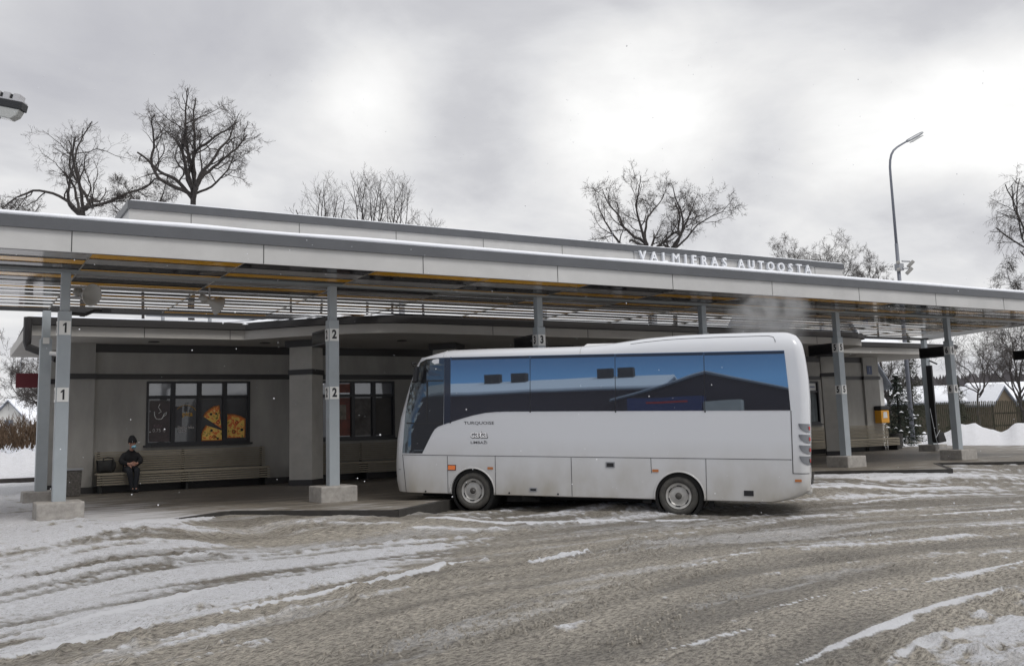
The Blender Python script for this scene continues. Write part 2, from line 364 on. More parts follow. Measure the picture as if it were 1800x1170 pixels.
    for r0, wd_, a0, a1 in ((15.4, .10, -9, -1), (16.75, .12, -10, 0), (17.15, .09, -7, 1), (18.1, .13, -9, -2), (18.5, .12, -10, -3), (19.6, .14, -10, -4), (14.3, .13, -8, 4), (13.7, .13, -8, 5), (12.9, .13, -6, 7), (12.3, .13, -6, 8), (18.0, .16, 3, 9), (20.1, .16, 4, 10), (21.3, .16, 4, 10)):
        d_ = np.abs(rho-r0-.35*(vnoise(arc*.25, np.full_like(arc, r0), 120)-.5)); k = sst(wd_, wd_*.55, d_)*sst(a0, a0+1.5, arc)*(1-sst(a1-1.5, a1, arc))*(.35+.65*sst(.3, .6, vnoise(arc*.5, np.full_like(arc, r0+7), 130)))
        tread = np.maximum(tread, k)
    snow = np.maximum(snow*(1-(.30+.35*sst(.45, .65, iso))*tread), fresh)
    fresh = np.maximum(fresh, .8*sst(.62, .78, st3*.5+st2*.5)*sst(.7, .95, snow))
    # heights
    st4 = fbm(rho*24, arc*7, 4, 23, .6)
    rut = -.007*tread+.004*sst(.0, .6, tread)*(1-tread)+(st1-.5)*.045+(st2-.5)*.035+(st3-.5)*.04+(st4-.5)*.022+(iso-.5)*.02+(iso2-.5)*.02
    slush = (1-snow)
    lump = np.maximum(0, fbm(rho*6, arc*4.0, 4, 61, .65)-.52)*.22*sst(.50, .62, fbm(rho*1.6, arc*.18, 3, 71))*(1-sst(8.5, 12.5, X))
    road = -.31+.13*sst(12, 17, Y)
    plain = sst(28.05, 28.5, Y); left = sst(4.2, 1.7, X)*sst(10.0, 15.4, Y); right = sst(38.2, 39.0, X)*sst(12, 15, Y)
    up = np.maximum(np.maximum(plain, left), right)
    for pts_, wd_, h_ in (([(3.4, 6.73), (4.76, 7.21), (6.34, 8.1), (7.88, 8.38)], .14, .055), ([(2.35, 6.77), (3.7, 7.3), (5.33, 8.07), (7.12, 8.48)], .12, .05), ([(4.3, 5.9), (5.6, 6.7), (7.0, 7.4)], .09, .04), ([(3.0, 8.6), (5.0, 9.6), (8.0, 10.5)], .10, .035), ([(8.2, 11.6), (9.6, 11.9), (10.6, 11.8)], .10, .04)):
        for (x0, y0), (x1, y1) in zip(pts_[:-1], pts_[1:]):
            dx, dy = x1-x0, y1-y0; t = np.clip(((X-x0)*dx+(Y-y0)*dy)/(dx*dx+dy*dy), 0, 1); d_ = np.hypot(X-x0-t*dx, Y-y0-t*dy)+(st3-.5)*.12
            lump = np.maximum(lump, h_*sst(wd_, 0, d_)*(.2+1.5*np.clip(fbm(X*16, Y*16, 3, 81, .7)-.3, 0, 1)))
    kp = [(2.6, 15.8), (4.41, 17.43), (6.55, 15.0)]; kq = [(11.48, 15.0)]
    for k in range(3, 8): kq += [(1.7+4.888*(k-1)+2.71, 17.43), (1.7+4.888*k, 15.0)]
    dk = np.full(X.shape, 9e9)
    for P_ in (kp, kq):
        for (x0, y0), (x1, y1) in zip(P_[:-1], P_[1:]):
            dx, dy = x1-x0, y1-y0; t = np.clip(((X-x0)*dx+(Y-y0)*dy)/(dx*dx+dy*dy), 0, 1); dk = np.minimum(dk, np.hypot(X-x0-t*dx, Y-y0-t*dy))
    hump = hump+.12*sst(2.0, .5, dk+(iso-.5)*.7)*(1-sst(1.5, .6, np.hypot(X-8.5, Y-16)))
    Z = road*(1-up)+up*(.0)+(rut*.8+lump+hump+.008*snow)*np.where(up > .999, 1, 1)
    dxk = np.mod(X-1.7, 4.888); yk = np.where(dxk < 2.71, 15+.897*dxk, 17.43-1.116*(dxk-2.71))
    under = sst(.2, .5, Y-yk)*sst(2.0, 3.0, X)*(1-plain)*(1-right); Z = Z*(1-under)+(-.26)*under
    edge = left*sst(14.6, 16.0, Y)*(1-plain)
    Z = np.where((X < 1.7) & (Y > 15.2) & (Y < 28), np.maximum(Z, .012+rut*.3), Z)
    # ploughed banks and drifts in the yards
    def bank(px, py, rx, ry, h, rot=0.0):
        c, s_ = math.cos(rot), math.sin(rot); dx, dy = X-px, Y-py; u = (dx*c+dy*s_)/rx; v_ = (-dx*s_+dy*c)/ry
        d = np.sqrt(u*u+v_*v_)+(fbm(X*.5, Y*.5, 3, 41)-.5)*.5
        return h*sst(1.05, .15, d)
    B = np.zeros_like(X)
    for b in ((44.9, 30.8, 3.2, 2.0, 1.25, -.65), (48.0, 28.6, 3.5, 1.8, 1.05, -.65), (51.0, 26.5, 4, 2.2, 1.15, -.65), (55, 23.5, 5, 2.4, 1.0, -.65), (42.5, 34.0, 5, 1.6, .35, -.5), (2.5, 50, 6, 5, .95, 0), (-3, 45, 4, 4.5, .9, 0), (9, 51, 6, 4, .9, 0)):
        B = np.maximum(B, bank(*b))
    Z += B*(.70+.6*fbm(X*1.5, Y*1.5, 5, 44, .6))
    far = sst(60, 160, Rr); Z = Z+far*1.0*0
    nr, na = X.shape; vs = np.stack([X, Y, Z], -1).reshape(-1, 3)
    i = np.arange(nr-1)[:, None]; j = np.arange(na)[None, :]; j2 = (j+1) % na
    fs = np.stack([i*na+j, i*na+j2, (i+1)*na+j2, (i+1)*na+j], -1).reshape(-1, 4)
    me = bpy.data.meshes.new('ground'); me.vertices.add(len(vs)+1); co = np.vstack([vs, [0, 0, -.31]]).astype(np.float32)
    me.vertices.foreach_set('co', co.ravel())
    c = len(vs); tri = [(c, (jj+1) % na, jj) for jj in range(na)]
    nq = len(fs); me.loops.add(nq*4+na*3); me.polygons.add(nq+na)
    me.loops.foreach_set('vertex_index', np.concatenate([fs[:, ::-1].ravel(), np.array(tri)[:, ::-1].ravel()]).astype(np.int32))
    me.polygons.foreach_set('loop_start', np.concatenate([np.arange(nq)*4, nq*4+np.arange(na)*3]).astype(np.int32))
    me.update(calc_edges=True)
    at = me.attributes.new('snow', 'FLOAT', 'POINT'); at.data.foreach_set('value', np.append(snow.ravel(), .1).astype(np.float32))
    wet = np.clip(1-sst(.33, .64, st1*.4+st2*.25+.35*fbm(X*.22+3, Y*.35, 3, 140))+.5*tread+.6*sst(3.2, 1.6, np.abs((X-10.8)*.74+(Y-14.0)*.67))*sst(4.5, 3.4, np.abs((X-10.2)*.67-(Y-14.3)*.74)), 0, 1)
    at = me.attributes.new('track', 'FLOAT_VECTOR', 'POINT'); at.data.foreach_set('vector', np.vstack([np.stack([rho, arc, Z*0], -1).reshape(-1, 3), [0, 0, 0]]).astype(np.float32).ravel())
    at = me.attributes.new('fresh', 'FLOAT', 'POINT'); at.data.foreach_set('value', np.append(fresh.ravel(), 0).astype(np.float32))
    at = me.attributes.new('tread', 'FLOAT', 'POINT'); at.data.foreach_set('value', np.append(tread.ravel(), 0).astype(np.float32))
    at = me.attributes.new('wet', 'FLOAT', 'POINT'); at.data.foreach_set('value', np.append(wet.ravel(), .1).astype(np.float32))
    me.polygons.foreach_set('use_smooth', [True]*len(me.polygons))
    # make sure normals point up
    if me.polygons[len(me.polygons)//3].normal.z < 0: me.flip_normals()
    o = bpy.data.objects.new('ground', me); COL.objects.link(o); tag(o, kind='structure'); o['label'] = 'road and yard under trampled snow and brown slush'
    m = bpy.data.materials.new('slush_and_snow'); m.use_nodes = True; t = m.node_tree; b = t.nodes['Principled BSDF']; n = t.nodes; l = t.links
    def T(ty, **k):
        q = n.new(ty)
        for a, v_ in k.items():
            if a == 'op': q.operation = v_
            else: q.inputs[a.replace('_', ' ')].default_value = v_
        return q
    tc = T('ShaderNodeTexCoord'); a1 = n.new('ShaderNodeAttribute'); a1.attribute_name = 'snow'; a2 = n.new('ShaderNodeAttribute'); a2.attribute_name = 'wet'
    a3 = n.new('ShaderNodeAttribute'); a3.attribute_name = 'track'; mpt = T('ShaderNodeMapping'); mpt.inputs['Scale'].default_value = (1.0, .32, 1); l.new(a3.outputs['Vector'], mpt.inputs[0])
    nf = T('ShaderNodeTexNoise', Scale=8.0, Detail=10.0, Roughness=.74); l.new(mpt.outputs[0], nf.inputs['Vector'])
    nt3 = T('ShaderNodeTexNoise', Scale=38.0, Detail=8.0, Roughness=.75); l.new(mpt.outputs[0], nt3.inputs['Vector'])
    nf2 = T('ShaderNodeTexNoise', Scale=38.0, Detail=6.0, Roughness=.7); l.new(tc.outputs['Object'], nf2.inputs['Vector'])
    s1 = T('ShaderNodeMath', op='SUBTRACT'); l.new(nf.outputs[0], s1.inputs[0]); s1.inputs[1].default_value = .5
    s2 = T('ShaderNodeMath', op='MULTIPLY_ADD'); l.new(s1.outputs[0], s2.inputs[0]); s2.inputs[1].default_value = 1.15; l.new(a1.outputs['Fac'], s2.inputs[2])
    s3 = T('ShaderNodeMapRange'); l.new(s2.outputs[0], s3.inputs[0]); s3.inputs[1].default_value = .22; s3.inputs[2].default_value = .92
    br = T('ShaderNodeMix'); br.data_type = 'RGBA'; l.new(a2.outputs['Fac'], br.inputs[0]); br.inputs[6].default_value = (.47, .44, .395, 1); br.inputs[7].default_value = (.25, .232, .205, 1)
    gr = T('ShaderNodeMix'); gr.data_type = 'RGBA'; gr.blend_type = 'MULTIPLY'; gr.inputs[0].default_value = .9; l.new(br.outputs[2], gr.inputs[6])
    rp = T('ShaderNodeValToRGB'); l.new(nt3.outputs[0], rp.inputs[0]); rp.color_ramp.elements[0].position = .40; rp.color_ramp.elements[0].color = (.30, .28, .26, 1); rp.color_ramp.elements[1].position = .58; rp.color_ramp.elements[1].color = (1.55, 1.52, 1.46, 1)
    l.new(rp.outputs[0], gr.inputs[7])
    mx = T('ShaderNodeMix'); mx.data_type = 'RGBA'; l.new(s3.outputs[0], mx.inputs[0]); l.new(gr.outputs[2], mx.inputs[6])
    sc_ = T('ShaderNodeMix'); sc_.data_type = 'RGBA'; cr2 = T('ShaderNodeMapRange'); l.new(nt3.outputs[0], cr2.inputs[0]); cr2.inputs[1].default_value = .34; cr2.inputs[2].default_value = .56; l.new(cr2.outputs[0], sc_.inputs[0]); sc_.inputs[6].default_value = (.60, .595, .60, 1); sc_.inputs[7].default_value = (.92, .93, .98, 1)
    l.new(sc_.outputs[2], mx.inputs[7]); a5 = n.new('ShaderNodeAttribute'); a5.attribute_name = 'fresh'
    f1 = T('ShaderNodeMath', op='MULTIPLY_ADD'); l.new(s1.outputs[0], f1.inputs[0]); f1.inputs[1].default_value = 1.4; l.new(a5.outputs['Fac'], f1.inputs[2]); f2 = T('ShaderNodeMapRange'); l.new(f1.outputs[0], f2.inputs[0]); f2.inputs[1].default_value = .35; f2.inputs[2].default_value = .6
    # dark grit lying on the slush
    vg = T('ShaderNodeTexNoise', Scale=55.0, Detail=3.0, Roughness=.6); l.new(tc.outputs['Object'], vg.inputs['Vector']); vr = T('ShaderNodeMapRange'); l.new(vg.outputs[0], vr.inputs[0]); vr.inputs[1].default_value = .585; vr.inputs[2].default_value = .66; vr.inputs[4].default_value = .62
    gm = T('ShaderNodeMix'); gm.data_type = 'RGBA'; l.new(vr.outputs[0], gm.inputs[0]); l.new(mx.outputs[2], gm.inputs[6]); gm.inputs[7].default_value = (.075, .065, .055, 1)
    fm = T('ShaderNodeMix'); fm.data_type = 'RGBA'; l.new(f2.outputs[0], fm.inputs[0]); l.new(gm.outputs[2], fm.inputs[6]); fm.inputs[7].default_value = (.93, .94, .98, 1)
    l.new(fm.outputs[2], b.inputs['Base Color'])
    b.inputs['Roughness'].default_value = .75
    rr_ = T('ShaderNodeMapRange'); l.new(a2.outputs['Fac'], rr_.inputs[0]); rr_.inputs[3].default_value = .8; rr_.inputs[4].default_value = .42; l.new(rr_.outputs[0], b.inputs['Roughness'])
    bp = T('ShaderNodeBump', Strength=1.0, Distance=.09); ad = T('ShaderNodeMath', op='MULTIPLY_ADD'); l.new(nt3.outputs[0], ad.inputs[0]); ad.inputs[1].default_value = .7; l.new(nf.outputs[0], ad.inputs[2])
    a4 = n.new('ShaderNodeAttribute'); a4.attribute_name = 'tread'; sx3 = T('ShaderNodeSeparateXYZ'); l.new(a3.outputs['Vector'], sx3.inputs[0])
    ab = T('ShaderNodeMath', op='PINGPONG'); l.new(sx3.outputs[0], ab.inputs[0]); ab.inputs[1].default_value = .09
    tm = T('ShaderNodeMath', op='MULTIPLY_ADD'); l.new(ab.outputs[0], tm.inputs[0]); tm.inputs[1].default_value = 70.0
    tm2 = T('ShaderNodeMath', op='MULTIPLY'); l.new(sx3.outputs[1], tm2.inputs[0]); tm2.inputs[1].default_value = 75.0; l.new(tm2.outputs[0], tm.inputs[2])
    sn_ = T('ShaderNodeMath', op='SINE'); l.new(tm.outputs[0], sn_.inputs[0]); tmm = T('ShaderNodeMath', op='MULTIPLY'); l.new(sn_.outputs[0], tmm.inputs[0]); l.new(a4.outputs['Fac'], tmm.inputs[1])
    ad2 = T('ShaderNodeMath', op='MULTIPLY_ADD'); l.new(tmm.outputs[0], ad2.inputs[0]); ad2.inputs[1].default_value = .16; l.new(ad.outputs[0], ad2.inputs[2]); ad = ad2
    l.new(ad.outputs[0], bp.inputs['Height']); l.new(bp.outputs[0], b.inputs['Normal'])
    me.materials.append(m)
ground()
# ------------------------------------------------------------------ platform (sawtooth bays)
PX = lambda k: 1.7528+4.888*k
ROW1 = 18.28
tips = [(PX(k)-.05, 15.0) for k in range(0, 8)]
outl = []
for k in range(0, 8):
    outl.append(tips[k]); outl.append((tips[k][0]+2.71, 17.43))
outl = outl[:-1]; outl += [(38.6, 16.4), (38.6, 28.3), (1.0, 28.3), (1.0, 15.0)]
def bevel_tip(pts):
    r = []
    for i, p in enumerate(pts):
        a = Vector(pts[i-1]); b = Vector(p); c = Vector(pts[(i+1) % len(pts)])
        if 0 < i < 15:
            d = .28; r.append(tuple(b+(a-b).normalized()*d)); r.append(tuple(b*.8+.1*(b+(a-b).normalized()*d)+.1*(b+(c-b).normalized()*d))); r.append(tuple(b+(c-b).normalized()*d))
        else: r.append(p)
    return r
outl2 = bevel_tip(outl)
def platform_mat():
    m = bpy.data.materials.new('wet_pavers'); m.use_nodes = True; t = m.node_tree; n = t.nodes; l = t.links; b = n['Principled BSDF']
    tc = n.new('ShaderNodeTexCoord'); br = n.new('ShaderNodeTexBrick'); br.inputs['Scale'].default_value = 4.5; br.inputs['Color1'].default_value = (.125, .11, .095, 1); br.inputs['Color2'].default_value = (.095, .085, .075, 1); br.inputs['Mortar'].default_value = (.045, .04, .035, 1); br.inputs['Mortar Size'].default_value = .02
    l.new(tc.outputs['Object'], br.inputs['Vector'])
    no = n.new('ShaderNodeTexNoise'); no.inputs['Scale'].default_value = 1.3; no.inputs['Detail'].default_value = 9; no.inputs['Roughness'].default_value = .7
    mp = n.new('ShaderNodeMapping'); mp.inputs['Scale'].default_value = (.55, 1.6, 1); l.new(tc.outputs['Object'], mp.inputs[0]); l.new(mp.outputs[0], no.inputs['Vector'])
    sp = n.new('ShaderNodeSeparateXYZ'); l.new(tc.outputs['Object'], sp.inputs[0])
    def MR(i, a, b_, c, d):
        q = n.new('ShaderNodeMapRange'); q.inputs[1].default_value = a; q.inputs[2].default_value = b_; q.inputs[3].default_value = c; q.inputs[4].default_value = d; l.new(i, q.inputs[0]); return q.outputs[0]
    def MA(op, a, b_):
        q = n.new('ShaderNodeMath'); q.operation = op
        for i, v in enumerate((a, b_)):
            if isinstance(v, float): q.inputs[i].default_value = v
            else: l.new(v, q.inputs[i])
        return q.outputs[0]
    gx = MR(sp.outputs[0], 5.5, 1.2, 0, .42); gy = MR(sp.outputs[1], 25.5, 16, -.22, .12); gr = MR(sp.outputs[0], 30, 38, 0, .35)
    d = MA('ADD', MA('ADD', MA('ADD', no.outputs[0], gx), gy), gr)
    k = MR(d, .62, .82, 0, 1)
    mx = n.new('ShaderNodeMix'); mx.data_type = 'RGBA'; l.new(k, mx.inputs[0]); l.new(br.outputs[0], mx.inputs[6]); mx.inputs[7].default_value = (.58, .58, .6, 1)
    k2 = MR(d, .42, .60, 0, .8); m2 = n.new('ShaderNodeMix'); m2.data_type = 'RGBA'; l.new(k2, m2.inputs[0]); l.new(br.outputs[0], m2.inputs[6]); m2.inputs[7].default_value = (.21, .185, .15, 1); l.new(m2.outputs[2], mx.inputs[6])
    l.new(mx.outputs[2], b.inputs['Base Color']); b.inputs['Roughness'].default_value = .5
    n3 = n.new('ShaderNodeTexNoise'); n3.inputs['Scale'].default_value = 22; n3.inputs['Detail'].default_value = 6; l.new(tc.outputs['Object'], n3.inputs['Vector'])
    bp = n.new('ShaderNodeBump'); bp.inputs['Strength'].default_value = .7; bp.inputs['Distance'].default_value = .02; l.new(n3.outputs[0], bp.inputs['Height']); l.new(bp.outputs[0], b.inputs['Normal'])
    return m
mb = MB(); mb.prism(outl2, -.4, 0)
o = mb.build('platform_pavement', [platform_mat()]); tag(o, kind='structure')
kb = MB()
for i in range(len(outl2)):
    a = Vector((*outl2[i], 0)); b = Vector((*outl2[(i+1) % len(outl2)], 0)); d = b-a
    if d.length < .01 or i > len(outl2)-4: continue
    n_ = Vector((d.y, -d.x, 0)).normalized()
    kb.obox(a-n_*.11+Vector((0, 0, -.4)), d, n_*.125, (0, 0, .406))
o = kb.build('kerb', mat('kerb_stone', (.04, .037, .034), .7, var=.3, vscale=5, bump=.3)); tag(o, kind='structure')
# ------------------------------------------------------------------ canopy
ZS = 4.28; YF = 16.4; ZT = ZS+.515; XL = -4.0
def xend(y): return 30.8+(y-16.4)*(33.3-30.8)/(24.3-16.4)
cn = K('bus_canopy', (14, 20, 0), 'long flat grey canopy with ochre striped soffit over the numbered bus bays', 'canopy')
mb = MB()
mb.prism([(XL, YF+.05), (xend(YF)-.03, YF+.05), (xend(20.0)-.03, 20.0), (XL, 20.0)], ZS+.20, ZT-.12)
roof = cn.part(mb, 'roof', MT['deck'])
mb = MB(); mb.box(XL, YF-.0, ZS-.01, xend(YF), YF+.05, ZT-.18)
mb.obox((xend(YF), YF+.05, ZS-.01), (xend(24.3)-xend(YF), 24.3-YF, 0), (-.05, 0, 0), (0, 0, .5-.18))
mb.cur = 1
for i in range(-1, 11):
    x = 1.4*1.171+3.07*i
    if x < 30.6: mb.box(x-.007, YF-.003, ZS-.008, x+.007, YF+.02, ZT-.19)
fa = cn.part(mb, 'fascia', [MT['fascia'], MT['joint']])
mb = MB(); mb.box(XL, YF-.05, ZT-.19, xend(YF)+.04, YF+.12, ZT)
mb.obox((xend(YF)+.04, YF+.12, ZT-.19), (xend(24.3)-xend(YF), 24.3-YF-.12, 0), (-.15, 0, 0), (0, 0, .19))
mb.box(XL, 24.25, ZS+.0, xend(24.3), 24.31, ZS+.10)
cn.part(mb, 'roof_edge_flashing', MT['cap'])
# snow on the roof, wavy edge
def snow_sheet(x0, x1, y0, y1, z, th, name, nx=160, over=.03, seed=1, slope=0.0, xe=None):
    xs = np.linspace(x0, x1, nx); mb = MB(); vs = []; rows = 7
    for i, x in enumerate(xs):
        e = y0-over+.05*(vnoise(np.array([x*1.1]), np.array([.5]), seed)[0]-.3); h = th*(.88+.24*vnoise(np.array([x*.6]), np.array([.1]), seed+3)[0])
        for (yy, zz) in ((e+.03, 0), (e, h*.35), (e+.012, h*.75), (e+.06, h*.98), (e+.2, h*1.05), (y1*.5+y0*.5, h+slope*(y1-y0)*.5), (y1, h*.9+slope*(y1-y0))):
            xx = x
            if xe: xx = min(x, xe(yy)+.02) if yy > y0+.3 else x
            vs.append((xx, yy, z+zz))
    fs = [(i*rows+j, (i+1)*rows+j, (i+1)*rows+j+1, i*rows+j+1) for i in range(nx-1) for j in range(rows-1)]
    fs.append(tuple(reversed(range(rows)))); fs.append(tuple((nx-1)*rows+j for j in range(rows)))
    mb.add(vs, fs); return mb.build(name, MT['snow'], smooth=True)
put(cn.r, snow_sheet(XL, xend(YF), YF+.02, 20.0, ZT+.002, .095, 'roof_snow', 220, seed=4))
# soffit: coffered bays of flat metal strips
bays = [1.95+2.444*i for i in range(-3, 13)]
rs = random.Random(3)
pat = [['o', 'g', 'd'], ['g', 'o', 'd'], ['d', 'g', 'o'], ['o', 'd', 'g']]
so = {'o': MB(), 'g': MB(), 'd': MB()}; sj = MB(); sr = MB()
ylim = 23.75; TL = math.tan(R_(4.5))
for bi in range(len(bays)-1):
    x0, x1 = bays[bi]+.012, bays[bi+1]-.012; y = YF+.14; p_ = pat[{0: 1, 1: 1, 2: 1, 3: 0, 4: 2, 5: 3, 6: 0}.get(bi, (bi*7+1) % 4)]; k = 0
    while y < ylim:
        c = p_[k % 3]; wd = {'o': .47, 'g': .60, 'd': .47}[c]*(.94+.12*rs.random()); y1 = min(y+wd, ylim)
        if x0 > xend(y)-.05: y = y1; k += 1; continue
        xe1 = min(x1, xend(y)-.06); z0 = ZS+(rs.random()-.5)*.002; g = .17 if y > 21.4 else (.10 if y > 19.9 else .004); ye = y1-g; ym = y+(ye-y)*.72; zt = z0+(ye-ym)*TL
        so[c].add([(x0, y, z0), (xe1, y, z0), (xe1, ym, z0), (x0, ym, z0), (xe1, ye, zt), (x0, ye, zt), (x0, y, z0+.006), (xe1, y, z0+.006), (xe1, ye, zt+.006), (x0, ye, zt+.006)],
                  [(3, 2, 1, 0), (5, 4, 2, 3), (6, 7, 8, 9), (4, 5, 9, 8)])
        sr.add([(x0, y-.001, z0), (xe1, y-.001, z0), (xe1, y-.001, z0+(.012 if y <= 19.9 else .006)), (x0, y-.001, z0+(.012 if y <= 19.9 else .006))], [(0, 1, 2, 3)])  # slat risers coloured dark, a painted shadow line between the slats
        y = y1; k += 1
    if bi: sj.box(bays[bi]-.010, YF+.06, ZS-.006, bays[bi]+.010, ylim, ZS+.02)
for c, nm in (('o', 'ochre'), ('g', 'grey'), ('d', 'dark')):
    o = put(cn.r, so[c].build('soffit_panel', MT['slat_'+c])); o['label'] = nm+' metal strips of the soffit'
put(cn.r, sj.build('soffit_joint_strip', MT['strip'])); put(cn.r, sr.build('soffit_slat_edge', MT['deck']))
mb = MB(); mb.box(XL, ROW1-.08, ZS-.045, xend(ROW1)-.1, ROW1+.08, ZS-.003)
mb2 = MB(); mb2.box(XL, 23.95, ZS-.01, xend(24)-.1, 24.05, ZS+.06)
for q in (mb, mb2): put(cn.r, q.build('beam', MT['deck'] if q is mb2 else MT['post_dark']))
# posts with concrete feet and number plates
GL = {}
def plate(num, x, y, z, face, par):      # face: 'f' -> faces -Y, 's' -> faces -X
    mb = MB(); w_, h_ = .185, .245
    if face == 'f': mb.box(x-w_/2, y-.012, z-h_/2, x+w_/2, y, z+h_/2)
    else: mb.box(x-.012, y-w_/2, z-h_/2, x, y+w_/2, z+h_/2)
    if num == '1':
        q_ = MB(); q_.extr([(-.004, -.085, -.001), (.026, -.085, -.001), (.026, .09, -.001), (.004, .09, -.001), (-.034, .055, -.001), (-.034, .028, -.001), (-.004, .048, -.001)], (0, 0, .002)); t = q_.build('digit', MT['ink'])
    else: t = text_mesh(num, .235, 'digit', MT['ink'], .001, .010, sx=.80)
    if face == 'f': me_to(t, lambda c: Vector((x+c.x, y-.0145-c.z, z+c.y)))
    else: me_to(t, lambda c: Vector((x-.0145-c.z, y-c.x, z+c.y)))
    mb.cur = 1; mb.add([v.co[:] for v in t.data.vertices], [tuple(p.vertices) for p in t.data.polygons])
    bpy.data.objects.remove(t)
    o = mb.build('number_plate', [MT['plate'], MT['ink']]); o.parent = par; o['label'] = 'white plate with black figure '+num
    return o
def post(x, y, num=None, row=1):
    mb = MB(); g = -.02
    if row == 1:
        mb.box(x-.105, y-.105, .27, x+.105, y+.105, 3.55); mb.box(x-.075, y-.075, 3.55, x+.075, y+.075, ZS-.045)
    else:
        mb.box(x-.12, y-.12, .2, x+.12, y+.12, 3.62); mb.box(x-.085, y-.085, 3.62, x+.085, y+.085, ZS-.02)
    if row == 3:
        mb = MB(); mb.box(x-.085, y-.085, 4.2, x+.085, y+.085, ZS-.02); p = put(cn.r, mb.build('post', MT['post_dark'])); p['label'] = 'stub post standing on the station roof'; return p
    p = put(cn.r, mb.build('post', MT['post'], bevel=.008))
    p['label'] = 'steel post'+(' bearing number '+num if num else ' of the rear row')
    sb = MB(); hh = .36 if row == 1 else .27; sb.box(x-.37, y-.37, g-.2, x+.37, y+.37, .30 if row == 1 else .24)
    b = sb.build('concrete_base', MT['conc'], bevel=.025); b.parent = p
    if num:
        for z in (2.10, 3.254):
            plate(num, x, y-.106, z, 'f', p); plate(num, x-.106, y, z, 's', p)
    return p
for k in range(7): post(PX(k), ROW1, str(k+1))
for k in (0, 2, 3, 4, 5, 6, 7): post(1.93+4.42*k, 24.0, None, 2 if k in (0, 7) else 3)
for o in list(bpy.data.objects):     # sub-parts were modelled in world space: cancel the parent's offset
    pass
# display boxes behind the posts
for k in (1, 2, 4, 5, 6):
    x = PX(k); th = K('departure_display', (x, ROW1+.55, 3.1), {1: 'black departure display box fixed behind post 2', 2: 'black departure display box fixed behind post 3, just above the bus roof', 4: 'black departure display box fixed behind post 5, right of the bus rear', 5: 'black departure display box fixed behind post 6', 6: 'black display box at the far right edge of the photo'}[k], 'display', 'departure displays on the canopy posts')
    mb = MB(); mb.box(x-.09, ROW1+.13, 3.09, x+.09, ROW1+.98, 3.40); th.part(mb, 'housing', MT['black'], bevel=.01)
    mb = MB(); mb.box(x-.096, ROW1+.18, 3.13, x-.09, ROW1+.93, 3.36); th.part(mb, 'screen', mat('dark_screen', (.01, .01, .012), .15))
    mb = MB(); mb.box(x-.03, ROW1+.1, 3.20, x+.03, ROW1+.14, 3.30); th.part(mb, 'bracket', MT['steel'])
# loudspeaker horns
def horn(loc, d, label):
    th = K('loudspeaker_horn', loc, label, 'loudspeaker', 'loudspeaker horns under the canopy'); c = Vector(loc); d = Vector(d).normalized()
    mb = MB(); mb.lathe([(.03, -.26), (.045, -.2), (.07, -.1), (.12, 0), (.185, .07), (.20, .085), (.195, .095), (.17, .07), (.11, .0), (.06, -.08), (.0, -.09)], c, d, 28); th.part(mb, 'bell', MT['horn'], smooth=True)
    mb = MB(); mb.lathe([(0, -.36), (.06, -.355), (.075, -.33), (.075, -.24), (.05, -.2), (0, -.2)], c, d, 20); th.part(mb, 'driver', MT['horn'], smooth=True)
    return th
t_ = horn((2.12, 18.2, 3.86), (.50, -.80, -.22), 'grey loudspeaker horn beside post 1 under the canopy')
mb = MB(); mb.tube([(1.83, 18.25, 3.80), (1.98, 18.26, 3.82)], .018); t_.part(mb, 'bracket', MT['steel'])
t_ = horn((4.62, 19.5, 3.96), (.85, .3, -.3), 'grey loudspeaker horn hanging from the soffit left of post 2')
mb = MB(); mb.tube([(4.5, 19.47, 4.0), (4.5, 19.47, 4.28)], .018); t_.part(mb, 'bracket', MT['steel'])
# small fittings on the rear left post
th = K('security_camera', (2.05, 23.8, 3.3), 'small white security camera on the rear post at far left', 'camera')
mb = MB(); mb.tube([(2.05, 23.82, 3.30), (2.02, 23.7, 3.27)], .02); th.part(mb, 'arm', MT['white'])
mb = MB(); mb.tube([(2.0, 23.72, 3.28), (2.2, 23.6, 3.24)], .045, 12); th.part(mb, 'body', MT['white'])
mb = MB(); mb.box(1.86, 23.83, 3.50, 1.99, 23.878, 3.64); tag(mb.build('junction_box', MT['plate'], bevel=.006), 'small pale box on the rear post at far left, above the camera', 'junction box')
th = K('floodlight_arm', (2.2, 18.6, 3.52), 'dark bracket arm with small lamp sticking right from post 1', 'lamp')
mb = MB(); mb.tube([(1.85, 18.3, 3.52), (2.1, 18.35, 3.52), (2.25, 18.4, 3.60), (2.42, 18.42, 3.60)], .03); th.part(mb, 'arm', MT['black'])
mb = MB(); mb.box(2.36, 18.36, 3.575, 2.52, 18.48, 3.64); th.part(mb, 'lamp_head', MT['black'])
# ------------------------------------------------------------------ station building
bl = K('station_building', (18, 30, 0), 'long low grey bus station building with dark bands and a raised roof box', 'building')
YW = 26.8; WX0, WX1 = 2.68, 33.4
def holes_wall(x0, x1, y, z0, z1, th, holes, mb):
    xs = sorted({x0, x1, *[h[0] for h in holes], *[h[1] for h in holes]})
    for a, b in zip(xs[:-1], xs[1:]):
        hs = [h for h in holes if h[0] <= a+1e-6 and h[1] >= b-1e-6]
        if hs: h = hs[0]; mb.box(a, y, z0, b, y+th, h[2]); mb.box(a, y, h[3], b, y+th, z1)
        else: mb.box(a, y, z0, b, y+th, z1)
wins = [(4.60, 7.33), (9.05, 11.68), (13.4, 16.0), (18.0, 20.6), (22.2, 24.8), (26.9, 29.93)]
mb = MB(); holes_wall(WX0, WX1, YW, 0, 3.8, .3, [(a, b, 1.155, 2.83) for a, b in wins], mb)
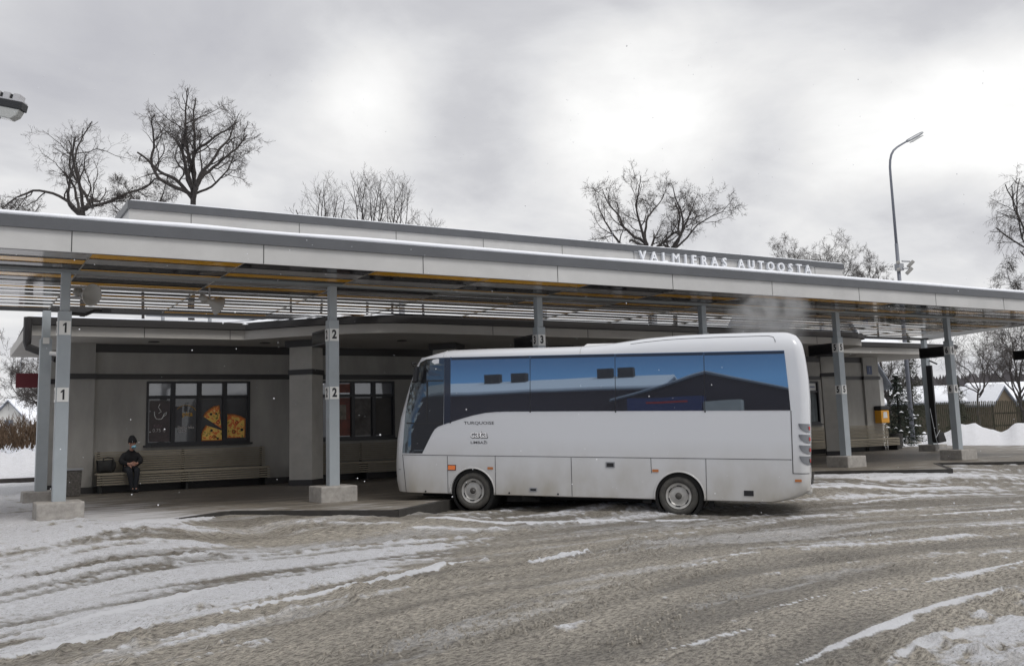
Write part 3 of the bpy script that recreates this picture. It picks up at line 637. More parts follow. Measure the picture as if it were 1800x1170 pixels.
mb.box(WX0, YW+.3, 0, WX0+.3, 30.8, 3.8); mb.box(WX0, 30.8, 0, 4.3, 31.1, 3.8); mb.box(4.0, 31.1, 0, 4.3, 38, 3.8); mb.box(WX1-.3, YW+.3, 0, WX1, 38, 3.8); mb.box(4.0, 38, 0, WX1, 38.3, 3.8)
bl.part(mb, 'wall', MT['stucco'])
for (a, b) in ((WX0-.05, 3.32), (32.55, WX1+.06)):
    mb = MB(); mb.box(a, YW-.10, 0, b, YW+.0, 3.8); bl.part(mb, 'pilaster', MT['stucco'])
mb = MB(); mb.box(WX0-.06, YW-.015, 3.58, WX1, YW+.1, 3.8); bl.part(mb, 'dark_frieze', MT['band'])
mb = MB(); mb.box(WX0-.08, YW-.14, 2.885, 3.36, YW+.0, 3.02); mb.box(3.36, YW-.035, 2.885, 32.5, YW+.0, 3.02); mb.box(32.5, YW-.14, 2.885, WX1+.1, YW, 3.02)
mb.box(WX0-.08, YW, 2.885, WX0-.002, 30.8, 3.02)
bl.part(mb, 'dark_band', MT['band'])
mb = MB(); mb.box(3.34, YW-.02, 0, 32.5, YW, .16); mb.box(WX0-.07, YW-.13, 0, 3.34, YW-.1, .16); mb.box(32.5, YW-.13, 0, WX1+.08, YW-.1, .16); bl.part(mb, 'plinth', MT['band'])
def window(a, b, z0, z1, n, tr, idx):
    y = YW+.06; mb = MB(); fw = .055
    mb.box(a, y-.09, z0, b, y+.04, z0+.07); mb.box(a, y-.09, z1-.05, b, y+.04, z1); mb.box(a, y-.09, z0+.07, a+fw, y+.04, z1-.05); mb.box(b-fw, y-.09, z0+.07, b, y+.04, z1-.05)
    zt = z1-(z1-z0)*tr; cw = (b-a)/n
    mb.box(a+fw, y-.07, zt-.04, b-fw, y+.03, zt+.04)
    for i in range(1, n): mb.box(a+cw*i-.055, y-.075, z0+.07, a+cw*i+.055, y+.035, zt-.04); mb.box(a+cw*i-.055, y-.075, zt+.04, a+cw*i+.055, y+.035, z1-.05)
    fr = bl.part(mb, 'window', MT['frame'])
    for i in range(n):
        x0, x1 = a+cw*i+.055, a+cw*(i+1)-.055
        for (p0, p1, mm) in ((z0+.07, zt-.04, 'pane'), (zt+.04, z1-.05, 'pane_up')):
            q = MB(); q.box(x0, y+.0, p0, x1, y+.012, p1); o = q.build('pane', MT[mm]); o.parent = fr
    q = MB(); q.box(a-.06, YW-.10, z0-.05, b+.06, YW-.0, z0-.0); o = q.build('sill', MT['frame']); o.parent = fr
    return fr, zt, cw, y
W1 = window(4.60, 7.33, 1.155, 2.83, 4, .25, 0)
W2 = window(9.05, 11.68, 1.155, 2.83, 4, .25, 1)
for a, b in wins[2:]: WL = window(a, b, 1.155, 2.83, 4, .25, 2)
# posters in window 1
yP = W1[3]-.008
def addp(mb, name, m, fr, label=None):
    o = mb.build(name, m); o.parent = fr
    if label: o['label'] = label
    return o
cw = W1[2]; zt = W1[1]; X1 = 4.60
q = MB(); q.box(X1+.09, yP-.004, 1.24, X1+cw-.075, yP, zt-.09); addp(q, 'poster', mat('dark_brown_film', (.045, .03, .032), .35, var=.3, vscale=5), W1[0], 'dark coffee poster with a cup drawing')
cupx, cupz = X1+cw*.5, 1.93
yc = yP-.012
q = MB()
q.tube([(cupx-.13, yc, cupz+.10), (cupx-.12, yc, cupz), (cupx-.08, yc, cupz-.08), (cupx-.03, yc, cupz-.10), (cupx+.04, yc, cupz-.10), (cupx+.08, yc, cupz-.07), (cupx+.12, yc, cupz+.04), (cupx+.19, yc, cupz+.08), (cupx+.17, yc, cupz+.02), (cupx+.10, yc, cupz-.03)], .011, 6)
q.tube([(cupx-.02, yc, cupz+.06), (cupx+.05, yc, cupz+.10), (cupx+.0, yc, cupz+.17), (cupx-.03, yc, cupz+.22), (cupx+.01, yc, cupz+.30)], .009, 6)
addp(q, 'cup_drawing', MT['plate'], W1[0])
def ptext(txt, size, x, z, m, fr, y=None, off=.0, sx=1.0, name='lettering'):
    t = text_mesh(txt, size, name, m, .0008, off, sx=sx); yy = yc if y is None else y
    me_to(t, lambda c: Vector((x+c.x, yy-c.z, z+c.y))); t.parent = fr; t['label'] = 'lettering '+txt; return t
grey_t = mat('pale_letters', (.42, .40, .40), .5)
ptext('Kafija', .10, cupx-.03, 1.66, mat('muted_letters', (.16, .11, .12), .5), W1[0])
ptext('0.75 €', .125, cupx, 1.535, grey_t, W1[0])
ptext('pica', .17, X1+cw*1.56, 1.955, mat('ochre_letters', (.62, .33, .02), .5), W1[0], off=.002)
ptext('Darba laiks', .095, X1+cw*1.5, 1.60, grey_t, W1[0], off=.002)
ptext('12:00-', .095, X1+cw*1.36, 1.50, grey_t, W1[0], off=.002)
q = MB(); q.tube([(X1+cw*1.5+.29*math.cos(a), yc, 1.93+.26*math.sin(a)) for a in np.linspace(.5, 2.5, 12)], .007, 5); addp(q, 'arch_line', mat('ochre_line', (.55, .30, .02), .5), W1[0])
q = MB(); q.box(X1+cw+.07, yP-.004, 1.60, X1+cw+.24, yP, 2.16); addp(q, 'poster', mat('grey_sheet', (.07, .07, .08), .5), W1[0], 'grey sheet at the left of the pica pane')
def pizza_mat():
    m = bpy.data.materials.new('pizza_topping'); m.use_nodes = True; t = m.node_tree; n = t.nodes; l = t.links; b = n['Principled BSDF']
    tc = n.new('ShaderNodeTexCoord'); v = n.new('ShaderNodeTexNoise'); v.inputs['Scale'].default_value = 9; v.inputs['Detail'].default_value = 3; l.new(tc.outputs['Object'], v.inputs['Vector'])
    r = n.new('ShaderNodeValToRGB'); l.new(v.outputs[0], r.inputs[0]); e = r.color_ramp.elements
    e[0].position = .3; e[0].color = (.10, .13, .02, 1); e[1].position = .72; e[1].color = (.95, .72, .30, 1)
    for p_, c_ in ((.38, (.85, .55, .12, 1)), (.50, (.95, .62, .15, 1)), (.56, (.75, .13, .03, 1)), (.64, (.85, .25, .05, 1))): k = e.new(p_); k.color = c_
    l.new(r.outputs[0], b.inputs['Base Color']); b.inputs['Roughness'].default_value = .5; return m
PZ = pizza_mat(); CR = mat('pizza_crust', (.50, .18, .05), .6, var=.3, vscale=14); DK = mat('dark_olive', (.03, .03, .015), .5); RD = mat('pepperoni_red', (.45, .05, .02), .5)
def slice_(fr, tip, arc0, arc1, toppings, clip=None):
    tip = Vector(tip); a = [Vector(p) for p in arc0]
    q = MB(); poly = [tip]+a; q.extr([(p.x, yP-.002, p.y) for p in poly], (0, -.004, 0)); addp(q, 'pizza_poster', PZ, fr, 'poster of a pizza slice')
    q = MB(); q.tube([(p.x, yP-.010, p.y) for p in a], .018, 6); addp(q, 'pizza_crust', CR, fr)
    for (x, z, r, m) in toppings:
        q = MB(); q.lathe([(r, 0), (r*.98, .004), (0, .0042)] if m is not RD else [(r, 0), (r, .004), (r*.55, .004), (r*.5, 0)], (x, yP-.008, z), (0, -1, 0), 14); addp(q, 'topping', m, fr)
def arcp(c, r, a0, a1, n=9): return [(c[0]+r*math.cos(math.radians(t)), c[1]+r*math.sin(math.radians(t))) for t in np.linspace(a0, a1, n)]
x3 = X1+cw*2+.06
slice_(W1[0], (x3+.545, 1.55), [(x3+.06, 1.88), (x3+.12, 1.97), (x3+.22, 2.07), (x3+.34, 2.14), (x3+.47, 2.17), (x3+.50, 1.95)], None, [(x3+.26, 1.94, .035, DK), (x3+.45, 1.72, .05, RD), (x3+.40, 1.95, .03, DK)])
slice_(W1[0], (x3+.55, 1.50), [(x3+.56, 1.235), (x3+.02, 1.235), (x3+.02, 1.40), (x3+.07, 1.53), (x3+.14, 1.64)], None, [(x3+.28, 1.50, .035, DK), (x3+.35, 1.33, .05, RD), (x3+.45, 1.28, .03, DK)])
x4 = X1+cw*3+.06
slice_(W1[0], (x4+.02, 1.29), [(x4+.50, 1.29), (x4+.50, 1.80), (x4+.38, 1.86), (x4+.22, 1.91), (x4+.02, 1.93)], None, [(x4+.42, 1.50, .04, DK), (x4+.2, 1.45, .06, RD), (x4+.28, 1.70, .05, RD)])
# window 2 posters
yQ = W2[3]-.008; cw2 = W2[2]; X2 = 9.05
q = MB(); q.box(X2+cw2*1+.06, yQ-.004, 1.25, X2+cw2*2-.07, yQ, 2.35); q.box(X2+cw2*1+.06, yQ-.004, 2.5, X2+cw2*2-.07, yQ, 2.76); addp(q, 'poster', mat('red_orange_poster', (.20, .05, .03), .5, var=.6, vscale=2.5, var_col=(.06, .02, .015)), W2[0], 'dark orange and red poster')
q = MB(); q.box(X2+cw2*1+.2, yQ-.008, 1.72, X2+cw2*1+.46, yQ-.004, 2.15); addp(q, 'poster', mat('sketch_paper', (.25, .22, .18), .6, var=.5, vscale=9), W2[0], 'small beige picture on the orange poster')
q = MB(); q.box(X2+cw2*2+.08, yQ-.004, 1.24, X2+cw2*3-.09, yQ, 2.34); addp(q, 'curtain', mat('lace_curtain', (.16, .15, .145), .8, var=.6, vscale=3, var_col=(.06, .055, .05)), W2[0])
q = MB(); q.box(X2+cw2*3+.08, yQ-.004, 1.24, X2+cw2*4-.09, yQ, 2.34); addp(q, 'curtain', mat('drawn_blind', (.085, .08, .075), .8, var=.2, vscale=3), W2[0])
# last window: white notices with an orange mark
x0 = 26.9; cwL = (29.93-26.9)/4
for i in (2, 3):
    xa = x0+cwL*i+.09
    q = MB(); q.box(xa, yQ-.004, 2.47, xa+cwL-.18, yQ, 2.74); addp(q, 'notice', MT['plate'], WL[0], 'white notice')
    q = MB(); q.box(xa+.06, yQ-.010, 2.56, xa+.20, yQ-.005, 2.66); addp(q, 'orange_mark', MT['orange'], WL[0])
    q = MB()
    for jx in range(4): q.box(xa+.25+.07*jx, yQ-.010, 2.57, xa+.30+.07*jx, yQ-.005, 2.64)
    addp(q, 'blue_lettering', mat('blue_grey_letters', (.12, .14, .25), .5), WL[0])
    q = MB(); q.box(xa, yQ-.003, 1.25, xa+cwL-.18, yQ-.001, 2.32); addp(q, 'curtain', mat('pale_curtain', (.13, .15, .16), .8, var=.6, vscale=2.5, stretch=(3, 1, .6)), WL[0])
# columns
def octo(cx_, cy_, w_):      # square pier turned by 45 degrees
    h = w_/2; return [(cx_-h, cy_), (cx_, cy_-h), (cx_+h, cy_), (cx_, cy_+h)]
for i, cx_ in enumerate((8.33, 12.55, 16.6, 20.6, 24.6, 28.55)):
    mb = MB(); mb.prism(octo(cx_, 24.95, .92), .15, 3.62); c = bl.part(mb, 'column', MT['stucco_c'])
    for nm_, w_, a_, b_ in (('column_foot', .96, 0, .15), ('column_collar', 1.0, 2.885, 3.02), ('column_cap', 1.18, 3.62, 3.79)):
        mb = MB(); mb.prism(octo(cx_, 24.95, w_), a_, b_); o = mb.build(nm_, MT['band']); o.parent = c
# eaves: straight wings, bulging middle
def eave_line():
    L_ = [(1.6, 24.97)]
    L_ += [(6.68, 24.97)]
    for t in np.linspace(0, 1, 9)[1:]:
        s_ = t; L_.append((6.68+3.6*s_, 24.97-2.67*math.sin(s_*math.pi/2)**1.0))
    L_ += [(26.6, 22.3)]
    for t in np.linspace(0, 1, 7)[1:]: L_.append((26.6+1.25*math.sin(t*math.pi/2), 22.3+.8*(1-math.cos(t*math.pi/2))))
    L_ += [(28.4, 24.97), (36.2, 24.97)]
    return L_
EL = eave_line()
mb = MB(); mb.prism(EL+[(36.2, 38.8), (4.0, 38.8), (4.0, 31.4), (1.6, 31.4)], 3.80, 4.04); bl.part(mb, 'eave', MT['eave'])
mb = MB()
def offs(line, d):
    r = []
    for i, p in enumerate(line):
        a = Vector(line[max(i-1, 0)]); b = Vector(line[min(i+1, len(line)-1)]); t = (b-a).normalized(); n_ = Vector((t.y, -t.x)); r.append((p[0]+n_.x*d, p[1]+n_.y*d))
    return r
o1 = offs(EL, .12)
for (d_, z0_, z1_) in ((.12, 4.05, 4.19), (.06, 4.19, 4.235)):
    oo = offs(EL, d_)
    for i in range(len(EL)-1):
        a, b, c, d = EL[i], EL[i+1], oo[i+1], oo[i]; mb.prism([d, c, b, a], z0_, z1_)
bl.part(mb, 'gutter', MT['band'])
mb = MB(); mb.prism(offs(EL, -.05)+[(36.1, 38.7), (4.1, 38.7), (4.1, 31.3), (1.7, 31.3)], 4.04, 4.18); bl.part(mb, 'roof', MT['deck'])
mb = MB(); mb.prism([(1.9, 27.46), (36.0, 27.46), (36.0, 38.6), (4.2, 38.6), (4.2, 31.2), (1.9, 31.2)], 4.18, 4.30); bl.part(mb, 'roof_snow', MT['snow'])
vs = []; nx = 90; ys_ = (.0, .12, .4, 1, 2, 3, 4.5)
for i in range(nx):
    x = 1.9+(35.9-1.9)*i/(nx-1); yf = float(np.interp(x, [p[0] for p in EL], [p[1] for p in EL]))-.02
    for k, d_ in enumerate(ys_):
        y = yf+d_ if yf+d_ < 27.46 else 27.46
        if k == len(ys_)-1: y = 27.46
        vs.append((x, y, 4.18+(.0, .09, .12, .17+.05*vnoise(np.array([x*.8]), np.array([.2]), 7)[0], .26, .38, .52)[k]*(1 if x > 6.5 else .75)))
mb = MB(); mb.add(vs, [(i*7+j, (i+1)*7+j, (i+1)*7+j+1, i*7+j+1) for i in range(nx-1) for j in range(6)]); bl.part(mb, 'snow_drift', MT['snow'], smooth=True)
for x_ in (4.2, 6.3): 
    mb = MB(); mb.box(x_, 24.962, 3.80, x_+.012, 24.968, 4.04); bl.part(mb, 'eave_joint', MT['joint'])
for x_ in (12.6, 15.7, 18.8, 21.9, 25):
    mb = MB(); mb.box(x_, 22.292, 3.80, x_+.012, 22.298, 4.04); bl.part(mb, 'eave_joint', MT['joint'])
for x_, y_ in ((4.6, 25.9), (7.4, 25.6), (10.8, 24.2), (31.0, 25.9)):
    mb = MB(); mb.lathe([(.14, 0), (.14, -.012), (.10, -.012), (0, -.010)], (x_, y_, 3.80), (0, 0, 1), 18); bl.part(mb, 'recessed_light', MT['joint'])
# downpipe at the left corner
mb = MB(); mb.tube([(1.6, 24.75, 4.2), (1.6, 24.75, 3.62), (1.62, 24.75, 3.5), (2.1, 24.5, 3.28), (2.2, 24.4, 3.2)], .09, 8); bl.part(mb, 'downpipe', MT['band'])
# raised roof box
mb = MB(); mb.box(4.17, 27.5, 6.85, 32.7, 38, 7.61); mb.cur = 1
for i in range(9):
    x_ = .2116*27.5+3.15*i
    if x_ < 32: mb.box(x_-.008, 27.495, 6.85, x_+.008, 27.5, 7.6)
bx = bl.part(mb, 'roof_box', [MT['fascia'], MT['joint']])
mb = MB(); mb.box(4.11, 27.44, 7.61, 32.76, 38.06, 7.83); o = mb.build('parapet_flashing', MT['cap']); o.parent = bx
for x_ in (12.4, 17.75, 22.6, 27.9, 31.5):
    mb = MB(); mb.box(x_-.07, 27.7, 4.2, x_+.07, 27.84, 6.86); o = mb.build('support_post', MT['steel']); o.parent = bx
o = snow_sheet(4.2, 32.7, 27.46, 38, 7.83, .05, 'parapet_snow', 150, over=.0, seed=9); o.parent = bx
for cx_ in (11.5+11,): 
    mb = MB(); mb.tube([(cx_, 30, 7.8), (cx_, 30, 9.3)], .012, 5); o = mb.build('aerial', MT['steel']); o.parent = bx
mb = MB(); mb.tube([(4.6, 27.1, 4.72), (14.5, 27.1, 4.72)], .13, 12)
for i in range(8): mb.box(5+i*1.25, 27.0, 4.27, 5.06+i*1.25, 27.2, 4.6)
bl.part(mb, 'roof_duct', MT['steel'])
# stub pipes through the roof
# sub-parts of the building were modelled in world space under parts placed with an offset parent
# ------------------------------------------------------------------ roof sign
sg = empty('roof_sign', (26.2, 27.35, 7.28), 'raised white letters VALMIERAS AUTOOSTA on the roof box', 'sign')
side = mat('letter_side', (.52, .56, .62), .5); LW = mat('letter_face', (.80, .82, .86), .4)
adv = dict(V=.52, A=.54, L=.47, M=.62, I=.32, E=.50, R=.52, S=.49, U=.55, T=.49, O=.58); adv[' '] = .36
txt = 'VALMIERAS AUTOOSTA'; tot = sum(adv[c] for c in txt); xa, xb = 21.62, 30.75; kx = (xb-xa)/tot; xx = xa
for c in txt:
    w_ = adv[c]*kx
    if c != ' ':
        t = text_mesh(c, .46, 'letter', LW, .05, .0 if c == 'M' else .007, sx=1.05); zs = [v.co.y for v in t.data.vertices]; z0, z1 = min(zs), max(zs)
        x_ = xx+w_/2
        me_to(t, lambda q: Vector((x_+q.x-26.2, 27.40-q.z-27.35, (q.y-z0)/(z1-z0)*.35+.01)))
        t.parent = sg; t['label'] = 'white letter '+c
    xx += w_
mb = MB(); mb.box(xa-.1-26.2, .075, .30, xb-26.2+.1, .145, .33); o = mb.build('mounting_rail', MT['steel']); o.parent = sg
# ------------------------------------------------------------------ benches
def bench(x0, x1, yf, label, seg=2.4):
    n = max(1, round((x1-x0)/seg)); th = K('slatted_bench', ((x0+x1)/2, yf+.25, 0), label, 'bench', 'slatted benches along the station wall')
    st = MB(); bk = MB(); fr_ = MB()
    for i in range(6): st.box(x0, yf+.05+i*.078, .46, x1, yf+.11+i*.078, .50)
    for i in range(5): fr_.box(x0, yf, .205+i*.06, x1, yf+.03, .240+i*.06)
    for i in range(9): bk.box(x0, yf+.50+i*.005, .54+i*.056, x1, yf+.525+i*.005, .570+i*.056)
    th.part(st, 'seat', MT['wood']); th.part(bk, 'backrest', MT['wood']); th.part(fr_, 'front_slats', MT['wood'])
    for i in range(n+1):
        xx_ = x0+.1+(x1-x0-.2)*i/n; mb = MB(); mb.box(xx_-.03, yf+.04, 0, xx_+.03, yf+.48, .45); mb.box(xx_-.03, yf+.555, .0, xx_+.03, yf+.59, 1.03); th.part(mb, 'leg', MT['wood_d'])
bench(3.36, 7.72, 26.15, 'wooden slatted bench under the pizza window where the man sits')
bench(8.7, 12.4, 26.15, 'wooden slatted bench behind post 2, right of the first column')
bench(26.2, 30.6, 26.15, 'wooden slatted bench under the window right of the bus')
bench(30.75, 33.75, 26.15, 'wooden slatted bench at the right end of the wall under the mailbox')
# ------------------------------------------------------------------ bins, mailbox, plaque, red sign
th = K('litter_bin', (2.72, 25.95, 0), 'square concrete litter bin behind post 1', 'bin')
mb = MB(); mb.add([(2.47+a*.5+(.03 if z == 0 else 0)*(1-2*a), 25.7+b*.5, z) for z in (0, .62) for b in (0, 1) for a in (0, 1)], [(0, 2, 3, 1), (4, 5, 7, 6), (0, 1, 5, 4), (2, 6, 7, 3), (0, 4, 6, 2), (1, 3, 7, 5)]); th.part(mb, 'body', mat('aggregate', (.14, .13, .12), .95, var=.5, vscale=20, bump=.5), bevel=.02)
mb = MB(); mb.box(2.44, 25.68, .62, 3.0, 26.22, .66); th.part(mb, 'rim', MT['steel'])
th = K('litter_bin', (34.9, 27.2, 0), 'round tapered dark litter bin at the right end of the bench', 'bin')
mb = MB(); mb.lathe([(.0, .0), (.24, 0), (.31, .60), (.27, .60), (.25, .5), (0, .5)], (34.7, 27.1, 0), (0, 0, 1), 24); th.part(mb, 'body', mat('dark_aggregate', (.07, .068, .066), .95, var=.4, vscale=20), smooth=True, auto=True)
mb = MB(); mb.lathe([(.315, .60), (.325, .615), (.315, .63), (.27, .63), (.27, .60)], (34.7, 27.1, 0), (0, 0, 1), 24); th.part(mb, 'rim', MT['black'])
th = K('mailbox', (33.2, 26.5, 1.1), 'yellow mailbox with black top on the right wall end', 'mailbox')
mb = MB(); mb.box(33.0, 26.36, 1.1, 33.5, 26.695, 1.62); th.part(mb, 'body', MT['yellow'], bevel=.03)
mb = MB(); mb.box(32.98, 26.34, 1.62, 33.52, 26.697, 1.80); th.part(mb, 'hood', MT['black'], bevel=.04)
mb = MB(); mb.extr([(33.1, 26.354, 1.3), (33.36, 26.354, 1.3), (33.34, 26.354, 1.55), (33.14, 26.354, 1.55)], (0, -.006, 0)); th.part(mb, 'label_sticker', MT['plate'])
th = K('number_plaque', (32.9, 26.69, 3.2), 'small blue plaque with figure 1 on the right pilaster', 'plaque')
mb = MB(); mb.box(32.75, 26.68, 3.1, 33.05, 26.699, 3.45); th.part(mb, 'plate', MT['bluep'])
t = text_mesh('1', .26, 'digit', mat('grey_digit', (.3, .32, .36), .5), .002); me_to(t, lambda c: Vector((32.9+c.x, 26.676-c.z, 3.28+c.y))); put(th.r, t)
th = K('hanging_sign', (2.2, 31.5, 2.9), 'dark red hanging sign beyond the left corner post', 'sign')
mb = MB(); mb.box(1.78, 31.5, 2.92, 3.5, 31.56, 3.34); th.part(mb, 'board', MT['red'])
t = text_mesh('stoma', .19, 'lettering', grey_t, .002); me_to(t, lambda c: Vector((2.95+c.x, 31.495-c.z, 3.08+c.y))); put(th.r, t)
for x_ in (1.9, 3.3):
    mb = MB(); mb.tube([(x_, 31.37, 3.8), (x_, 31.53, 3.72), (x_, 31.53, 3.34)], .012, 5); th.part(mb, 'hanger', MT['steel'])
mb = MB(); mb.box(2.46, 29.0, 0.16, 2.72, 29.35, 3.8); c = bl.part(mb, 'column', MT['stucco_c']); 
for nm_, a_, b_ in (('column_foot', 0, .16), ('column_collar', 2.885, 3.02)): mb = MB(); mb.box(2.40, 28.94, a_, 2.74, 29.41, b_); o = mb.build(nm_, MT['band']); o.parent = c
# trolley at the far rear post
th = K('shopping_trolley', (31.9, 23.6, 0), 'black shopping trolley bag leaning at the far right rear post', 'trolley')
mb = MB(); mb.tube([(32.25, 23.3, .12), (32.2, 23.35, .5), (32.35, 23.6, 1.6), (32.45, 23.66, 1.6)], .012, 6); mb.tube([(32.25, 23.3, .12), (32.75, 23.3, .12)], .012, 6); mb.tube([(32.2, 23.35, .5), (32.62, 23.45, .78)], .012, 6); th.part(mb, 'frame', MT['steel'])
mb = MB(); mb.add([(32.3, 23.3, .3), (32.8, 23.3, .35), (32.8, 23.6, .35), (32.3, 23.6, .3), (32.34, 23.34, .62), (32.7, 23.34, .72), (32.7, 23.56, .72), (32.34, 23.56, .62)], [(3, 2, 1, 0), (4, 5, 6, 7), (0, 1, 5, 4), (1, 2, 6, 5), (2, 3, 7, 6), (3, 0, 4, 7)]); th.part(mb, 'bag', MT['bag'], bevel=.05)
th = K('timetable_board', (32.7, 23.8, 2.2), 'tall dark board on the far right rear post', 'board')
mb = MB(); mb.box(32.66, 23.62, .35, 32.74, 23.85, 3.25); th.part(mb, 'panel', MT['black'])
mb = MB(); mb.tube([(32.9, 23.85, 3.45), (33.02, 23.6, 3.3)], .03, 8); th.part(mb, 'camera_arm', MT['black'])
# ------------------------------------------------------------------ minibus
BYAW, BPIT = .8398, .0332; BO = Vector((8.55, 16.0895, -.183))
bux = Vector((math.cos(BYAW)*math.cos(BPIT), -math.sin(BYAW)*math.cos(BPIT), -math.sin(BPIT)))
bvz = Vector((math.cos(BYAW)*math.sin(BPIT), -math.sin(BYAW)*math.sin(BPIT), math.cos(BPIT))); bwy = bvz.cross(bux)
bus = empty('minibus', (0, 0, 0), 'white minibus with tinted windows parked nose in at the platform', 'bus')
Mb = Matrix((bux, bwy, bvz)).transposed().to_4x4(); Mb.translation = BO; bus.matrix_world = Mb
HW = 1.12; NF = [(.26, -1.47), (.489, -1.532), (.753, -1.554), (1.255, -1.546), (1.697, -1.475), (2.109, -1.36), (2.426, -1.262), (2.743, -1.145), (2.87, -1.05), (3.2, -.75)]
NR = [(.26, 5.3), (.31, 5.62), (.383, 5.883), (.487, 6.021), (.733, 6.041), (.82, 6.03), (1.315, 6.056), (2.049, 6.068), (2.405, 6.052), (2.8, 6.012), (3.0, 5.97), (3.2, 5.9)]
VT = [(-1.3, 2.865), (-1.04, 2.885), (-.82, 2.96), (-.549, 3.018), (.255, 3.033), (1.55, 3.036), (2.1, 3.04), (2.35, 3.052), (2.7, 3.092), (3.264, 3.168), (3.891, 3.210), (4.504, 3.226), (5.4, 3.226), (5.72, 3.22), (5.87, 3.18), (6.0, 3.09), (6.1, 3.0)]
ip = lambda T, x: float(np.interp(x, [t[0] for t in T], [t[1] for t in T]))
FA, FB, RA, RB = .50, .38, .17, .20
def u0(v): return ip(NF, v)-.143
def u1(v): return ip(NR, v)
def inset(u, v):
    a, b = u0(v), u1(v)
    if u < a+FA: q = min(1, (a+FA-u)/FA); return FB*(1-math.sqrt(max(0, 1-q*q)))
    if u > b-RA: q = min(1, (u-b+RA)/RA); return RB*(1-math.sqrt(max(0, 1-q*q)))
    return 0.0
def unwarp(up, v):
    if up > -.9: return up
    lo, hi = u0(v)+1e-4, up
    f = lambda u: u+.45*inset(u, v)-up
    # search from the rear towards the nose for the first crossing
    u = hi
    for i in range(400):
        if f(u) <= 0 or u <= lo: return max(u, lo)
        u -= .002
    return u
def body_ring(v, d, g, n=46, nc=9):
    vb = min(v, 2.87); a, b = u0(vb)+d*1.25, u1(vb)-d*.55; hw = HW-d
    FAx, RAx, FBx, RBx = min(FA, .5), RA, min(FB, hw), min(RB, hw); pts = []
    for i in range(nc+1):            # front near corner: from the nose to the side
        q = math.pi/2*i/nc; pts.append((a+FAx-FAx*math.cos(q), HW-d-FBx-(hw-FBx)*0+0, q))
    P = []
    for i in range(nc+1):
        q = math.pi/2*i/nc; P.append((a+FAx*(1-math.cos(q)), d+FBx*(1-math.sin(q))))
    for i in range(1, n):
        P.append((a+FAx+(b-RAx-a-FAx)*i/n, d))
    for i in range(nc+1):
        q = math.pi/2*i/nc; P.append((b-RAx*(1-math.sin(q)), d+RBx*(1-math.cos(q))))
    Q = [(u, 2*HW-w) for u, w in reversed(P)]
    R = P+Q
    return [(u, w, (v if g is None else 2.86+(ip(VT, u)-2.86)*g)) for u, w in R], len(P)
rings = []
for v in (.285, .30, .34, .40, .49, .6, .73, .83, 1.0, 1.3, 1.7, 2.05, 2.4, 2.7, 2.86): rings.append(body_ring(v, .03 if v == .285 else 0.0, None)[0])
for d, g in ((.012, .22), (.035, .42), (.075, .60), (.13, .75), (.21, .87), (.34, .94), (.6, .985)): r_, nP = body_ring(2.87, d, g); rings.append(r_)
mb = MB(); n_ = len(rings[0]); vs = [p for r in rings for p in r]; fs = []
for i in range(len(rings)-1):
    for j in range(n_): fs.append((i*n_+j, i*n_+(j+1) % n_, (i+1)*n_+(j+1) % n_, (i+1)*n_+j))
top = (len(rings)-1)*n_
for j in range(nP-1): fs.append((top+j, top+j+1, top+n_-2-j, top+n_-1-j)); fs.append((n_-1-j, n_-2-j, j+1, j))
mb.add(vs, fs); body = mb.build('body', MT['buswhite'], smooth=True)
bm = bmesh.new(); bm.from_mesh(body.data); bmesh.ops.remove_doubles(bm, verts=bm.verts, dist=1e-5); bmesh.ops.recalc_face_normals(bm, faces=bm.faces); bm.to_mesh(body.data); bm.free()
cut = MB()
for cu, cv in ((0.0, .335), (3.84, .335)):
    rad = .43
    for y0_, y1_ in ((-.3, .5), (1.74, 2.6)):
        poly = [(cu+rad*math.cos(a), cv+rad*math.sin(a)) for a in np.linspace(0, math.pi, 29)]+[(cu-rad, .0), (cu+rad, .0)]
        cut.extr([(p[0], y0_, p[1]) for p in poly], (0, y1_-y0_, 0))
co_ = cut.build('cutter', MT['under'])
bm = bmesh.new(); bm.from_mesh(co_.data); bmesh.ops.recalc_face_normals(bm, faces=bm.faces); bm.to_mesh(co_.data); bm.free()
md = body.modifiers.new('b', 'BOOLEAN'); md.operation = 'DIFFERENCE'; md.object = co_; md.solver = 'EXACT'
dg = bpy.context.evaluated_depsgraph_get(); dg.update(); me2 = bpy.data.meshes.new_from_object(body.evaluated_get(dg)); body.modifiers.clear(); body.data = me2
me2.set_sharp_from_angle(angle=R_(38)); bpy.data.objects.remove(co_); body.parent = bus
if len(me2.materials) == 0: me2.materials.append(MT['buswhite'])
